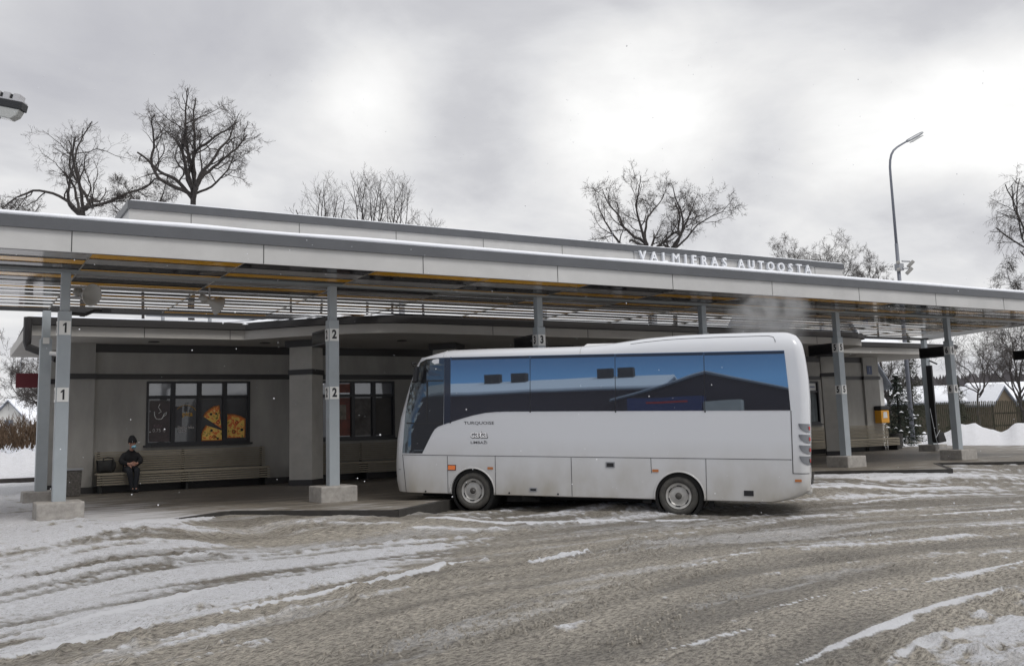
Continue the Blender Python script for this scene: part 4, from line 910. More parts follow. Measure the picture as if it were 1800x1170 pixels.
def panel(outline, off, name, m, parent=None, label=None, warp=True, step=.06):
    bm = bmesh.new(); dense = []
    for i, p in enumerate(outline): dense.append(p)
    f = bm.faces.new([bm.verts.new((p[0], 0, p[1])) for p in dense])
    us = [p[0] for p in outline]; vs_ = [p[1] for p in outline]
    cuts = [u for u in np.arange(-1.55, -.88, step)]+[u for u in np.arange(5.86, 6.07, .02)]
    for u in cuts:
        if min(us) < u < max(us): bmesh.ops.bisect_plane(bm, geom=bm.verts[:]+bm.edges[:]+bm.faces[:], plane_co=(u, 0, 0), plane_no=(1, 0, 0))
    if min(us) < -.9 or max(us) > 5.86:
        for v in np.arange(.3, 3, .1):
            if min(vs_) < v < max(vs_): bmesh.ops.bisect_plane(bm, geom=bm.verts[:]+bm.edges[:]+bm.faces[:], plane_co=(0, 0, v), plane_no=(0, 0, 1))
    for vt in bm.verts:
        u, v = vt.co.x, vt.co.z
        if warp: u = unwarp(u, v)
        w_ = inset(u, v); dw = (inset(u+.005, v)-inset(u-.005, v))/.01 if abs(u-u0(v)) > .02 else -3
        nn = Vector((dw, -1, 0)).normalized(); vt.co = Vector((u, w_, v))+nn*off
    bmesh.ops.recalc_face_normals(bm, faces=bm.faces)
    fl = [f for f in bm.faces if f.normal.y > 0]
    if len(fl) > len(bm.faces)/2: bmesh.ops.reverse_faces(bm, faces=bm.faces)
    ext = bmesh.ops.extrude_face_region(bm, geom=bm.faces[:]); vv = [g for g in ext['geom'] if isinstance(g, bmesh.types.BMVert)]
    # extruded copy becomes the outer skin
    for vt in vv: vt.co.y -= .003
    bmesh.ops.recalc_face_normals(bm, faces=bm.faces)
    me = bpy.data.meshes.new(name); bm.to_mesh(me); bm.free(); me.materials.append(m)
    o = bpy.data.objects.new(name, me); COL.objects.link(o); o.parent = parent or bus
    if label: o['label'] = label
    return o
ARC = [(.262, 1.802), (.588, 1.819)]
driver = [(-1.428, 1.031), (-1.019, 1.031), (-.93, 1.20), (-.83, 1.39), (-.769, 1.485), (-.70, 1.535), (-.592, 1.575), (-.585, 2.845), (-.752, 2.842), (-.957, 2.822), (-1.077, 2.765), (-1.127, 2.647), (-1.261, 2.378), (-1.373, 1.824), (-1.407, 1.382)]
panel(driver, .003, 'window', MT['drvglass'], label='driver side front window')
panel([(-.583, 1.577), (-.45, 1.618), (-.46, 2.846), (-.583, 2.845)], .003, 'window_pillar', MT['gpil'])
panel([(-.448, 1.619), (-.2, 1.695), (.0, 1.748), (.262, 1.798), (.45, 1.812), (.65, 1.82), (1.120, 1.822), (1.120, 2.852), (-.458, 2.847)], .003, 'window', MT['busglass'])
panel([(1.132, 1.822), (2.722, 1.828), (2.722, 2.856), (1.132, 2.852)], .003, 'window', MT['busglass'])
panel([(2.734, 1.828), (4.306, 1.833), (4.310, 2.857), (2.734, 2.856)], .003, 'window', MT['busglass'])
panel([(4.318, 1.833), (5.752, 1.836), (5.73, 2.2), (5.679, 2.856), (4.322, 2.857)], .003, 'window', MT['busglass'])
for u_ in (-.453, 1.126, 2.728, 4.314): panel([(u_-.012, 1.80 if u_ > 0 else 1.60), (u_+.012, 1.80 if u_ > 0 else 1.60), (u_+.012, 2.853), (u_-.012, 2.853)], .0025, 'window_gasket', MT['black'])
for v_, a_, b_ in ((1.60, -1.35, -.60), (2.405, -1.25, -.60)):
    panel([(a_, v_-.012), (b_, v_-.012), (b_, v_+.012), (a_, v_+.012)], .008, 'window_bar', MT['black'])
panel([(-.945, 1.62), (-.915, 1.62), (-.915, 2.39), (-.945, 2.39)], .008, 'window_bar', MT['black'])
for a_, b_ in ((-.445, 1.112), (1.14, 2.716), (2.74, 4.302), (4.326, 5.675)): panel([(a_, 2.795), (b_, 2.80), (b_, 2.848), (a_, 2.844)], .0065, 'window_top_strip', MT['gpil'])  # weaker reflection along the glass top, put in as dark strips
def seam(a, b, wd=.009):
    a = Vector(a); b = Vector(b); d = (b-a).normalized(); n = Vector((-d.y, d.x))*wd/2
    panel([tuple(a-n), tuple(b-n), tuple(b+n), tuple(a+n)], .0008, 'panel_gap', MT['seam'])
seam((-1.428, 1.0), (5.735, 1.008)); seam((-1.425, 1.0), (-1.335, .29)); seam((-.505, .985), (-.482, .29)); seam((.447, .998), (.462, .30)); seam((1.90, .99), (1.915, .30)); seam((3.349, 1.0), (3.358, .74)); seam((4.308, .999), (4.309, .30)); seam((5.73, 1.005), (5.745, .34)); seam((5.757, 1.83), (5.757, .777), .014); seam((5.757, .777), (6.02, .776), .012); seam((-1.55, .716), (-1.457, .718))
seam((3.104, 3.037-.19), (3.105, 3.037-.19+.001), .001)
# arch trims
for cu in (0.0, 3.84):
    mb = MB(); mb.tube([(cu+.437*math.cos(a), -.002, .335+.437*math.sin(a)) for a in np.linspace(-.10, math.pi+.10, 30)], .014, 6); o = mb.build('arch_trim', MT['buswhite'], smooth=True); o.parent = bus
# wheels
for cu in (0.0, 3.82):
    t = MB(); c = (cu, .02, .352)
    t.lathe([(.225, .03), (.24, .0), (.30, -.005), (.335, .02), (.347, .05), (.347, .18), (.33, .22), (.24, .23)], c, (0, 1, 0), 48)
    wh = t.build('wheel', MT['tyre'], smooth=True); wh.parent = bus
    t = MB(); t.lathe([(0, .02), (.055, .022), (.06, .012), (.075, .012), (.08, .03), (.15, .035), (.17, .02), (.175, .045), (.178, .02), (.205, .015), (.222, .005), (.228, .02), (.228, .06)], c, (0, 1, 0), 48)
    o = t.build('rim', MT['rim'], smooth=True, auto=True); o.parent = wh
    t = MB(); t.lathe([(0, .002), (.05, .004), (.056, .014)], c, (0, 1, 0), 24); o = t.build('hub_cap', MT['hub'], smooth=True); o.parent = wh
    for q in range(6):
        a0 = R_(60*q+12); t = MB(); pts = [(c[0]+.175*math.cos(a0+k*.12), c[1]+.017, c[2]+.175*math.sin(a0+k*.12)) for k in range(5)]; t.tube(pts, .012, 6); o = t.build('rim_slot', MT['black']); o.parent = wh
    t = MB(); t.lathe([(.36, .0), (.42, .02), (.425, .47), (.0, .47)], (cu, .03, .335), (0, 1, 0), 32)
    # liner: only upper half is seen
    o = t.build('wheel_housing', MT['under']); o.parent = bus
    t = MB(); t.lathe([(.225, -.03), (.30, -.035), (.345, 0), (.345, .18), (.24, .23), (0, .23)], (cu, 1.99, .352), (0, 1, 0), 32); o = t.build('wheel', MT['tyre'], smooth=True); o.parent = bus; o['label'] = 'far side wheel'
mb = MB(); mb.box(.6, .25, .16, 1.2, .6, .29); mb.box(1.0, .5, .2, 3.2, 1.7, .29); mb.box(3.18, .1, .21, 3.33, .3, .29); mb.box(4.32, .12, .18, 4.42, .2, .29); mb.box(-1.2, .5, .2, -.6, 1.7, .29); mb.tube([(.95, .1, .24), (1.2, .3, .2)], .05, 8)
o = mb.build('underframe', MT['under']); o.parent = bus
# lamps and small fittings
def rectp(a, b, c, d, name, m, off=.004, r=0, **k): return panel([(a, b), (c, b), (c, d), (a, d)], off, name, m, **k)
rectp(-.497, .722, -.33, .826, 'lamp_bezel', MT['black'], .002); rectp(-.485, .734, -.341, .815, 'side_indicator', MT['orange'], .010)
for a, b, c, d in ((.30, .753, .407, .797), (3.374, .76, 3.484, .806), (5.785, .638, 5.891, .680)): rectp(a, b, c, d, 'side_marker', MT['orange_d'], .008)
for a, b, c, d in ((1.111, .369, 1.259, .438), (2.536, .823, 2.703, .922)):
    rectp(a, b, c, d, 'locker_handle', MT['steel'], .005); rectp(a+.02, b+.015, c-.02, d-.018, 'handle_recess', MT['black'], .010)
rectp(4.939, .386, 5.10, .476, 'vent', MT['black'], .004)
for x_, z_ in ((-.939, .322), (.724, .332), (1.652, .334)):
    mb = MB(); mb.lathe([(.018, 0), (.018, -.006), (0, -.006)], (x_, 0, z_), (0, 1, 0), 12); o = mb.build('lock', MT['black']); o.parent = bus
for i in range(4):
    zt_ = 1.612-.1815*i; u_ = 5.868-.001*i
    lp = panel([(u_, zt_), (6.05, zt_-.006), (6.05, zt_-.155), (6.0, zt_-.150), (5.94, zt_-.125), (5.895, zt_-.085), (5.875, zt_-.04)], .006, 'rear_lamp', MT['lampgrey'], warp=False)
    panel([(6.025, zt_-.05), (6.048, zt_-.05), (6.048, zt_-.11), (6.030, zt_-.11)], .012, 'lens', MT['redl'], warp=False, parent=lp)
# roof details
mb = MB(); mb.add([(1.99, .55, 3.03), (2.55, .55, 3.03), (2.55, 1.5, 3.05), (1.99, 1.5, 3.05), (2.07, .6, 3.095), (2.6, .6, 3.095), (2.6, 1.45, 3.1), (2.07, 1.45, 3.1)], [(3, 2, 1, 0), (4, 5, 6, 7), (0, 1, 5, 4), (1, 2, 6, 5), (2, 3, 7, 6), (3, 0, 4, 7)]); o = mb.build('roof_hatch', MT['white'], bevel=.01); o.parent = bus
def roofpt(u, g_):      # point on the shoulder of the roof
    D = [0, .012, .035, .075, .13, .21]; G = [0, .22, .42, .60, .75, .87]
    d = float(np.interp(g_, G, D)); return (u, d-.002, 2.86+(ip(VT, u)-2.86)*g_)
mb = MB(); pts = [roofpt(u, float(np.interp(u, [3.0, 3.6, 5.4], [.62, .70, .72]))) for u in np.linspace(3.0, 5.42, 30)]+[roofpt(5.50, .66), roofpt(5.53, .50), roofpt(5.535, .40)]
mb.tube(pts, .006, 5); o = mb.build('roof_groove', MT['seam']); o.parent = bus
for u_ in (-.60, 2.08):
    mb = MB(); mb.tube([roofpt(u_+.0, g_) for g_ in np.linspace(.02, .86, 10)], .007, 5); o = mb.build('roof_joint', mat('roof_sealant', (.45, .46, .47), .6)); o.parent = bus
# driver's mirror
mb = MB(); mb.tube([(-1.18, .02, 2.74), (-1.22, -.10, 2.74), (-1.16, -.16, 2.68)], .015, 6); ma_ = mb.build('mirror', MT['black']); ma_.parent = bus
mb = MB(); mb.add([(-1.17, -.20, 2.37), (-1.08, -.22, 2.37), (-1.08, -.06, 2.37), (-1.17, -.05, 2.37), (-1.14, -.20, 2.68), (-1.06, -.22, 2.68), (-1.06, -.08, 2.68), (-1.14, -.06, 2.68)], [(3, 2, 1, 0), (4, 5, 6, 7), (0, 1, 5, 4), (1, 2, 6, 5), (2, 3, 7, 6), (3, 0, 4, 7)]); o = mb.build('mirror_housing', MT['black'], bevel=.03); o.parent = ma_
mb = MB(); mb.tube([(5.9, .5, .45), (6.02, .5, .42), (6.02, 1.7, .42)], .03, 8); o = mb.build('rear_bumper_bar', MT['buswhite']); o.parent = bus
# writing on the side
def btext(txt, w_, h_, u, v, m, off=.0, dy=-.0025, name='lettering', ext=.0005):
    t = text_mesh(txt, 1.0, name, m, 0, off); xs = [q.co.x for q in t.data.vertices]; ys = [q.co.y for q in t.data.vertices]
    ax, bx_, ay, by_ = min(xs), max(xs), min(ys), max(ys)
    me_to(t, lambda c: Vector((u-w_/2+(c.x-ax)/(bx_-ax)*w_, dy, v-h_/2+(c.y-ay)/(by_-ay)*h_))); t.parent = bus; t['label'] = 'lettering '+txt; return t
btext('TURQUOISE', .60, .066, .123, 1.602, MT['ink'], .008)
btext('cata', .352, .135, .128, 1.387, MT['ink'], .045)
btext('cata', .335, .118, .122, 1.392, mat('white_lettering', (.82, .82, .84), .4), .012, -.0035)
btext('LIMBAŽI', .325, .060, .1255, 1.252, MT['ink'], .006)
# ------------------------------------------------------------------ seated man
def skin_mesh(nodes, edges, name, m, levels=2, root=0):
    me = bpy.data.meshes.new(name); me.from_pydata([n[:3] for n in nodes], edges, []); o = bpy.data.objects.new(name, me); COL.objects.link(o)
    o.modifiers.new('s', 'SKIN'); 
    for i, n in enumerate(nodes): me.skin_vertices[0].data[i].radius = (n[3], n[4] if len(n) > 4 else n[3])
    me.skin_vertices[0].data[root].use_root = True
    s_ = o.modifiers.new('u', 'SUBSURF'); s_.levels = levels; s_.render_levels = levels
    dg = bpy.context.evaluated_depsgraph_get(); dg.update(); m2 = bpy.data.meshes.new_from_object(o.evaluated_get(dg)); bpy.data.objects.remove(o)
    m2.materials.clear(); m2.materials.append(m)
    for p in m2.polygons: p.use_smooth = True
    o = bpy.data.objects.new(name, m2); COL.objects.link(o); return o
mx_, my_ = 4.18, 26.42
man = empty('person', (mx_, my_, 0), 'person in black coat and beanie sitting on the bench with hands clasped', 'person')
A_ = lambda x, y, z, *r: (mx_+x, my_+y, z, *r)
nodes = [A_(0, .03, .56, .11), A_(0, .02, .75, .12), A_(0, -.02, .92, .11), A_(0, -.05, 1.02, .05), A_(.01, -.09, 1.10, .05), A_(.02, -.12, 1.20, .078, .088), A_(.02, -.11, 1.29, .078, .085),
         A_(-.16, -.02, .93, .055), A_(.16, -.02, .93, .055), A_(-.24, -.10, .76, .045), A_(.23, -.10, .76, .045), A_(-.08, -.32, .705, .030), A_(.10, -.32, .705, .030),
         A_(-.02, -.38, .715, .038, .025), A_(.045, -.385, .72, .038, .025),
         A_(-.10, -.1, .56, .08), A_(.10, -.1, .56, .08), A_(-.09, -.42, .54, .06), A_(.10, -.42, .54, .06), A_(-.01, -.44, .12, .04), A_(.05, -.50, .12, .04), A_(.0, -.52, .06, .035), A_(.07, -.58, .06, .035)]
edges = [(0, 1), (1, 2), (2, 3), (3, 4), (4, 5), (5, 6), (2, 7), (2, 8), (7, 9), (8, 10), (9, 11), (10, 12), (11, 13), (12, 14), (0, 15), (0, 16), (15, 17), (16, 18), (17, 19), (18, 20), (19, 21), (20, 22)]
for s_, hb in ((-1, 13), (1, 14)):      # interlaced fingers closing over the other hand
    for f in range(4):
        b = len(nodes); z_ = .735-.020*f; x0_ = .012-s_*.0
        nodes += [A_(.0125+s_*.030, -.405, z_, .009), A_(.0125+s_*.0, -.425-.004*(f % 2), z_-.004+.003*s_, .0085), A_(.0125-s_*.032, -.412, z_-.008+.003*s_, .008), A_(.0125-s_*.045, -.390+.004*f, z_-.012, .007)]
        edges += [(hb, b), (b, b+1), (b+1, b+2), (b+2, b+3)]
    b = len(nodes); nodes += [A_(.0125+s_*.02, -.39, .752, .010), A_(.0125-s_*.005, -.408, .763, .009)]; edges += [(hb, b), (b, b+1)]
bo = skin_mesh(nodes, edges, 'body', MT['skin']); put(man, bo)
# face: nose, ears shaped into the head mesh turned to the right of the picture
fd = Vector((.55, -.83, -.08)).normalized(); hc = Vector((mx_+.02, my_-.12, 1.215))
for v in bo.data.vertices:
    d = v.co-hc
    if d.length < .17:
        q = d.normalized(); k = q.dot(fd)
        if k > .90: v.co += fd*(.022*(k-.90)/.10)*(1 if -.05 < d.z < .04 else .3)
for s_ in (-1, 1):
    sd_ = Vector((-fd.y, fd.x, 0)).normalized()*s_
    mb = MB(); c = hc+fd*.080+sd_*.032+Vector((0, 0, .02)); mb.lathe([(0, -.01), (.009, -.006), (.011, 0), (.009, .006), (0, .01)], c, fd, 10); put(man, mb.build('eye', MT['ink'], smooth=True))
    mb = MB(); c = hc+sd_*.088+Vector((0, 0, .005)); mb.lathe([(0, -.02), (.018, -.014), (.026, 0), (.018, .014), (0, .02)], c, fd+sd_*.3, 10); put(man, mb.build('ear', MT['skin'], smooth=True))
mb = MB(); c = hc+Vector((0, 0, .035)); tl = Vector((-.12, .10, 1)).normalized(); mb.lathe([(.100, -.02), (.108, .0), (.106, .04), (.103, .045), (.098, .08), (.075, .125), (.045, .17), (0, .18)], c, tl, 24); put(man, mb.build('beanie', MT['coat'], smooth=True))
mb = MB(); c = hc+fd*.048+Vector((0, 0, -.080)); mb.lathe([(.02, -.035), (.048, -.028), (.060, .0), (.052, .025), (.03, .032)], c, Vector((0, 0, 1))-fd*.35, 16); put(man, mb.build('face_mask', MT['mask'], smooth=True))
cn_ = [A_(0, .04, .53, .16, .15), A_(0, .03, .70, .175, .15), A_(0, .0, .86, .17, .13), A_(0, -.02, .98, .12, .11), A_(0, -.06, 1.08, .075), A_(-.17, -.01, .93, .085), A_(.17, -.01, .93, .085), A_(-.245, -.08, .765, .075), A_(.24, -.08, .765, .075), A_(-.10, -.30, .70, .052), A_(.12, -.30, .70, .052)]
put(man, skin_mesh(cn_, [(0, 1), (1, 2), (2, 3), (3, 4), (2, 5), (2, 6), (5, 7), (6, 8), (7, 9), (8, 10)], 'coat', MT['coat'], root=1))
tn = [A_(0, .05, .56, .13), A_(-.10, -.08, .57, .10), A_(.10, -.08, .57, .10), A_(-.09, -.43, .55, .080), A_(.10, -.43, .55, .080), A_(-.01, -.44, .10, .058), A_(.05, -.50, .10, .058)]
put(man, skin_mesh(tn, [(0, 1), (0, 2), (1, 3), (2, 4), (3, 5), (4, 6)], 'trousers', MT['trous']))
for (x_, y_) in ((-.01, -.44), (.06, -.50)):
    put(man, skin_mesh([A_(x_, y_+.0, .20, .072), A_(x_, y_, .08, .070, .066), A_(x_+.02, y_-.09, .045, .05, .04), A_(x_+.03, y_-.16, .035, .04, .03)], [(0, 1), (1, 2), (2, 3)], 'boot', MT['coat']))
th = K('duffel_bag', (3.6, 26.4, .5), 'black duffel bag on the bench left of the seated person', 'bag')
b_ = skin_mesh([(3.44, 26.42, .66, .14, .15), (3.56, 26.42, .67, .16, .17), (3.72, 26.41, .665, .165, .17), (3.84, 26.42, .65, .15, .15)], [(0, 1), (1, 2), (2, 3)], 'body', MT['bag'], root=1)
for v in b_.data.vertices: v.co.z = max(v.co.z, .502); v.co.z = min(v.co.z, .83)
put(th.r, b_)
mb = MB(); mb.tube([(3.5, 26.3, .74), (3.52, 26.30, .86), (3.62, 26.3, .89), (3.74, 26.3, .86), (3.77, 26.3, .74)], .014, 6); th.part(mb, 'handle', MT['black'])
# ------------------------------------------------------------------ lamps
th = K('street_lamp', (40.2, 30.4, 0), 'tall grey street lamp with curved arm behind the right end of the station', 'street lamp')
mb = MB(); mb.tube([(40.2, 30.4, 0), (40.2, 30.4, 5.0), (40.2, 30.4, 9.8)], [.11, .10, .085], 14); mb.tube([(40.2, 30.4, 9.8), (40.2, 30.4, 13.3), (40.21, 30.4, 13.7), (40.26, 30.39, 14.05), (40.36, 30.37, 14.35), (40.53, 30.35, 14.58), (40.8, 30.32, 14.78), (41.15, 30.29, 14.97), (41.5, 30.25, 15.15)], [.07, .06, .058, .056, .055, .053, .05, .048, .045], 12); th.part(mb, 'pole', MT['lampsteel'], smooth=True)
mb = MB(); mb.lathe([(0, 0), (.38, 0), (.38, .13), (.12, .16)], (40.2, 30.4, 0), (0, 0, 1), 20); th.part(mb, 'base', MT['conc'])
hd = skin_mesh([(41.45, 30.25, 15.13, .09, .08), (41.75, 30.22, 15.28, .15, .09), (42.3, 30.17, 15.56, .19, .09), (42.65, 30.13, 15.74, .12, .07)], [(0, 1), (1, 2), (2, 3)], 'lamp_head', MT['steel'], root=1); put(th.r, hd)
mb = MB(); mb.obox((41.75, 30.05, 15.15), (.75, -.06, .40), (.02, .26, 0), (.02, 0, -.04)); th.part(mb, 'lens', MT['lens'])
th = K('camera_cluster', (40.2, 30.3, 8.7), 'cluster of white cameras halfway up the street lamp pole', 'camera')
mb = MB(); mb.box(40.02, 30.2, 8.45, 40.38, 30.5, 8.8); th.part(mb, 'box', MT['steel'], bevel=.03)
for z_, x_ in ((8.85, .5), (8.5, .35)):
    mb = MB(); mb.tube([(40.25, 30.2, z_+.05), (40.2+x_, 30.1, z_+.05)], .04, 8); th.part(mb, 'arm', MT['steel'])
    mb = MB(); mb.tube([(40.15+x_, 30.2, z_-.22), (40.35+x_, 30.0, z_+.06)], .09, 10); th.part(mb, 'camera_body', MT['horn'])
    mb = MB(); mb.tube([(39.95, 30.3, z_-.05), (40.05, 30.2, z_+.0)], .08, 10); th.part(mb, 'camera_body', MT['horn'])
th = K('street_lamp', (-2.6, 14.2, 0), 'lamp head with ribbed top poking in at the upper left edge of the photo', 'street lamp')
e1 = Vector((.86, -.47, -.22)).normalized(); e2 = Vector((.47, .86, 0)).normalized(); e3 = e1.cross(e2)
if e3.z < 0: e3 = -e3
o0 = Vector((.725, 12.98, 5.50))
def ob_(mb, a0, a1, b0, b1, c0, c1): mb.obox(o0+e1*a0+e2*b0+e3*c0, e1*(a1-a0), e2*(b1-b0), e3*(c1-c0))
mb = MB(); ob_(mb, -.75, 0, -.08, .08, -.115, -.02); ob_(mb, -.75, -.07, -.05, .05, -.02, .062); th.part(mb, 'housing', mat('lamp_housing', (.018, .019, .021), .45), bevel=.008)
mb = MB()
for i in range(6): ob_(mb, -.14-.125*i, -.055-.125*i-.005, -.075, .075, -.02, .075)
ob_(mb, -.75, -.01, -.07, .07, -.02, .0); th.part(mb, 'cooling_ribs', mat('rib_grey', (.5, .5, .52), .5), bevel=.004)
mb = MB(); q = [(-.02, -.115), (-.045, -.20), (-.11, -.255), (-.75, -.235), (-.75, -.115)]; mb.extr([o0+e1*a+e3*c-e2*.07 for a, c in q], e2*.14); th.part(mb, 'diffuser', MT['lens'], bevel=.01)
mb = MB(); mb.tube([o0+e1*-.29+e3*-.24, o0+e1*-.42+e3*-.50, o0+e1*-1.0+e3*-1.0, (-1.6, 13.6, 4.2), (-2.6, 14.2, 3.8)], .035, 8); mb.tube([(-2.6, 14.2, 0), (-2.6, 14.2, 5)], .08, 12); th.part(mb, 'pole', MT['lampsteel'])
# ------------------------------------------------------------------ bare trees
def seg_mesh(segs, name, m, parent):
    S = np.array(segs, dtype=np.float64); p0, p1, r0, r1 = S[:, 0:3], S[:, 3:6], S[:, 6], S[:, 7]
    d = p1-p0; d /= np.linalg.norm(d, axis=1)[:, None]+1e-9; ref = np.where(np.abs(d[:, 2:3]) > .9, [[1., 0, 0]], [[0, 0, 1.]])
    a = np.cross(d, ref); a /= np.linalg.norm(a, axis=1)[:, None]; b = np.cross(d, a); k = 5 if r0.max() > .05 else 3; V = []
    for c, r in ((p0, r0), (p1, r1)):
        for j in range(k):
            q = 2*math.pi*j/k; V.append(c+(a*math.cos(q)+b*math.sin(q))*r[:, None])
    V = np.stack(V, 1).reshape(-1, 3); n = len(S); base = np.arange(n)[:, None]*2*k
    Fq = np.concatenate([base+np.array([[j, (j+1) % k, k+(j+1) % k, k+j]]) for j in range(k)], 0)
    me = bpy.data.meshes.new(name); me.vertices.add(len(V)); me.vertices.foreach_set('co', V.astype(np.float32).ravel())
    me.loops.add(len(Fq)*4); me.polygons.add(len(Fq)); me.loops.foreach_set('vertex_index', Fq.astype(np.int32).ravel()); me.polygons.foreach_set('loop_start', (np.arange(len(Fq))*4).astype(np.int32))
    me.update(calc_edges=True); me.materials.append(m); o = bpy.data.objects.new(name, me); COL.objects.link(o)
    if parent: put(parent, o)
    return o
def tree(name, label, base, fork_z, tr, cc, cr, nl=6, seed=1, step=.38, wander=.30, up=.06, levels=4, spread=(25, 80), ratio=.42, kids=(8, 6, 4, 3), group='bare trees behind the station', droop=0., trunk_top=None, rt=.009, extra=()):
    rn = random.Random(seed); th_, tw = [], []; cc = Vector(cc); base = Vector(base)
    def rv(): return Vector((rn.gauss(0, 1), rn.gauss(0, 1), rn.gauss(0, 1)))
    def inside(p, l): q = p-cc; return (q.x/cr[0])**2+(q.y/cr[1])**2+(q.z/cr[2])**2 < (.80+.10*l+.55*rn.random()**2)
    R0 = max(cr)
    def branch(p, d, ln, r, lv):
        st = step*(.9 if lv == 0 else (.75, .75, .55, .42, .32)[min(lv, 4)]); n = max(2, int(ln/st)); pts = [p.copy()]; ds = [d.copy()]; rr = []
        for i in range(n):
            d = (d+rv()*wander*(.6, .9, .75, .55, .5)[min(lv, 4)]+Vector((0, 0, up-droop*lv*.5))).normalized(); q = p+d*st
            if i > 1 and not inside(q, lv): break
            r2 = r*(1-.82*(i+1)/n) if lv < levels else r*.8
            (th_ if lv <= 1 else tw).append((*p, *q, max(r*(1-.82*i/n), rt*.6), max(r2, rt*.5))); p = q; pts.append(p.copy()); ds.append(d.copy()); rr.append(r*(1-.82*i/n))
        if lv >= levels: return
        m_ = len(pts)-1
        nk = kids[min(lv, len(kids)-1)]; nk = max(1, int(nk*m_/max(n, 1)+.5))
        for k in range(nk):
            t = .22+.78*(k+rn.random())/nk if lv else .30+.70*(k+rn.random())/nk; i = min(int(t*m_), m_-1) if m_ > 0 else 0
            if i >= len(rr): continue
            ax = rv(); ax = (ax-ds[i]*ax.dot(ds[i])).normalized(); a = R_(rn.uniform(28, 68)); nd_ = (ds[i]*math.cos(a)+ax*math.sin(a)).normalized()
            branch(pts[i], nd_, ln*ratio*rn.uniform(.7, 1.25), max(rr[i]*(.50 if lv else .55), rt*.7), lv+1)
    fk = Vector((base.x+(cc.x-base.x)*.2, base.y, fork_z)) if trunk_top is None else Vector(trunk_top)
    nst = 7; p = base
    for i in range(nst):
        q = base.lerp(fk, (i+1)/nst)+rv()*.05; th_.append((*p, *q, tr*(1.25-.35*i/nst), tr*(1.25-.35*(i+1)/nst))); p = q
    for i in range(nl):
        az = 2*math.pi*(i+rn.random()*.6)/nl; el = R_(rn.uniform(*spread)); d = Vector((math.sin(el)*math.cos(az), math.sin(el)*math.sin(az), math.cos(el)))
        branch(p-Vector((0, 0, rn.random()*.6)), d, R0*1.25, tr*.72, 0)
    for (a, b_, r_) in extra: branch(Vector(a), (Vector(b_)-Vector(a)).normalized(), (Vector(b_)-Vector(a)).length, r_, 0)
    root = empty(name, base, label, 'tree', group)
    seg_mesh(th_, 'trunk', MT['bark'], root)
    if tw: seg_mesh(tw, 'crown', MT['twig'], root)
    return root
tree('oak_tree', 'bare oak with wide flat crown above the left end of the canopy', (6.55, 58.6, 0), 14.4, .145, (5.9, 58.4, 15.9), (5.6, 3.0, 3.4), 8, 3, spread=(35, 86), up=.035, trunk_top=(6.45, 58.5, 14.6))
tree('oak_tree', 'largest bare oak, rising left of the raised roof box', (11.25, 52.4, 0), 14.6, .17, (11.2, 52.2, 15.8), (5.0, 3.0, 4.0), 8, 11, spread=(5, 80), trunk_top=(11.2, 52.3, 14.6), extra=(((11.2, 52.3, 14.4), (15.0, 50.4, 15.2), .08), ((11.2, 52.3, 14.6), (7.6, 54, 17.2), .08)))
tree('oak_tree', 'small bare tree between the two big oaks at left', (9.3, 55.5, 0), 13.4, .08, (9.0, 55.4, 14.6), (2.6, 2.2, 2.1), 5, 17, spread=(15, 80), kids=(7, 6, 5, 3))
tree('oak_tree', 'bare tree cut by the left edge of the photo, low behind the canopy', (1.6, 60.8, 0), 12.6, .11, (2.2, 60.8, 13.9), (3.4, 3, 1.9), 6, 23, spread=(35, 88), kids=(7, 7, 5, 3))
for i, (b, t, rr_, lb) in enumerate((((16.5, 46.9, 0), 14.9, (1.5, 1.3, 3.2), 'slender young bare tree behind the roof box, leftmost of four'), ((18.5, 45.7, 0), 15.0, (1.9, 1.5, 3.4), 'young bare tree with upright twigs behind the roof box, second of four from left'), ((19.7, 45.2, 0), 14.7, (1.9, 1.5, 3.3), 'young bare tree with upright twigs behind the roof box, third of four from left'), ((21.2, 44.6, 0), 13.2, (1.9, 1.5, 2.6), 'lowest of four young bare trees behind the roof box'))):
    tree('young_tree', lb, b, t-3.9, .07, (b[0], b[1], t-rr_[2]+.2), rr_, 6, 31+i, step=.34, wander=.12, up=.16, levels=3, spread=(8, 46), ratio=.42, kids=(7, 5, 3), rt=.008, trunk_top=(b[0], b[1], t-4.2))
tree('young_tree', 'wispy twigs of a low bare tree left of the young trees', (15.2, 47.8, 0), 9.5, .06, (15.3, 47.8, 11.8), (1.5, 1.2, 2.0), 6, 44, step=.34, wander=.15, up=.15, levels=3, spread=(10, 50), ratio=.5, kids=(6, 5, 3))
tree('oak_tree', 'bare tree with dense twigs left of the roof sign letters', (36.3, 44.9, 0), 11.6, .15, (35.5, 45.0, 13.8), (3.7, 2.3, 4.0), 6, 52, spread=(10, 80), trunk_top=(36.2, 44.86, 12.2), extra=(((36.2, 44.9, 12.2), (35.6, 44.6, 16.5), .09),))
tree('oak_tree', 'bare tree leaning right above the roof sign letters', (37.3, 44.2, 0), 11.8, .13, (39.4, 42.8, 13.2), (3.0, 2.2, 3.4), 4, 57, spread=(10, 60), trunk_top=(37.6, 44.05, 12.0), extra=(((37.6, 44.05, 12.0), (39.3, 42.4, 15.8), .09), ((37.6, 44.05, 11.8), (41.6, 41.7, 13.3), .07)))
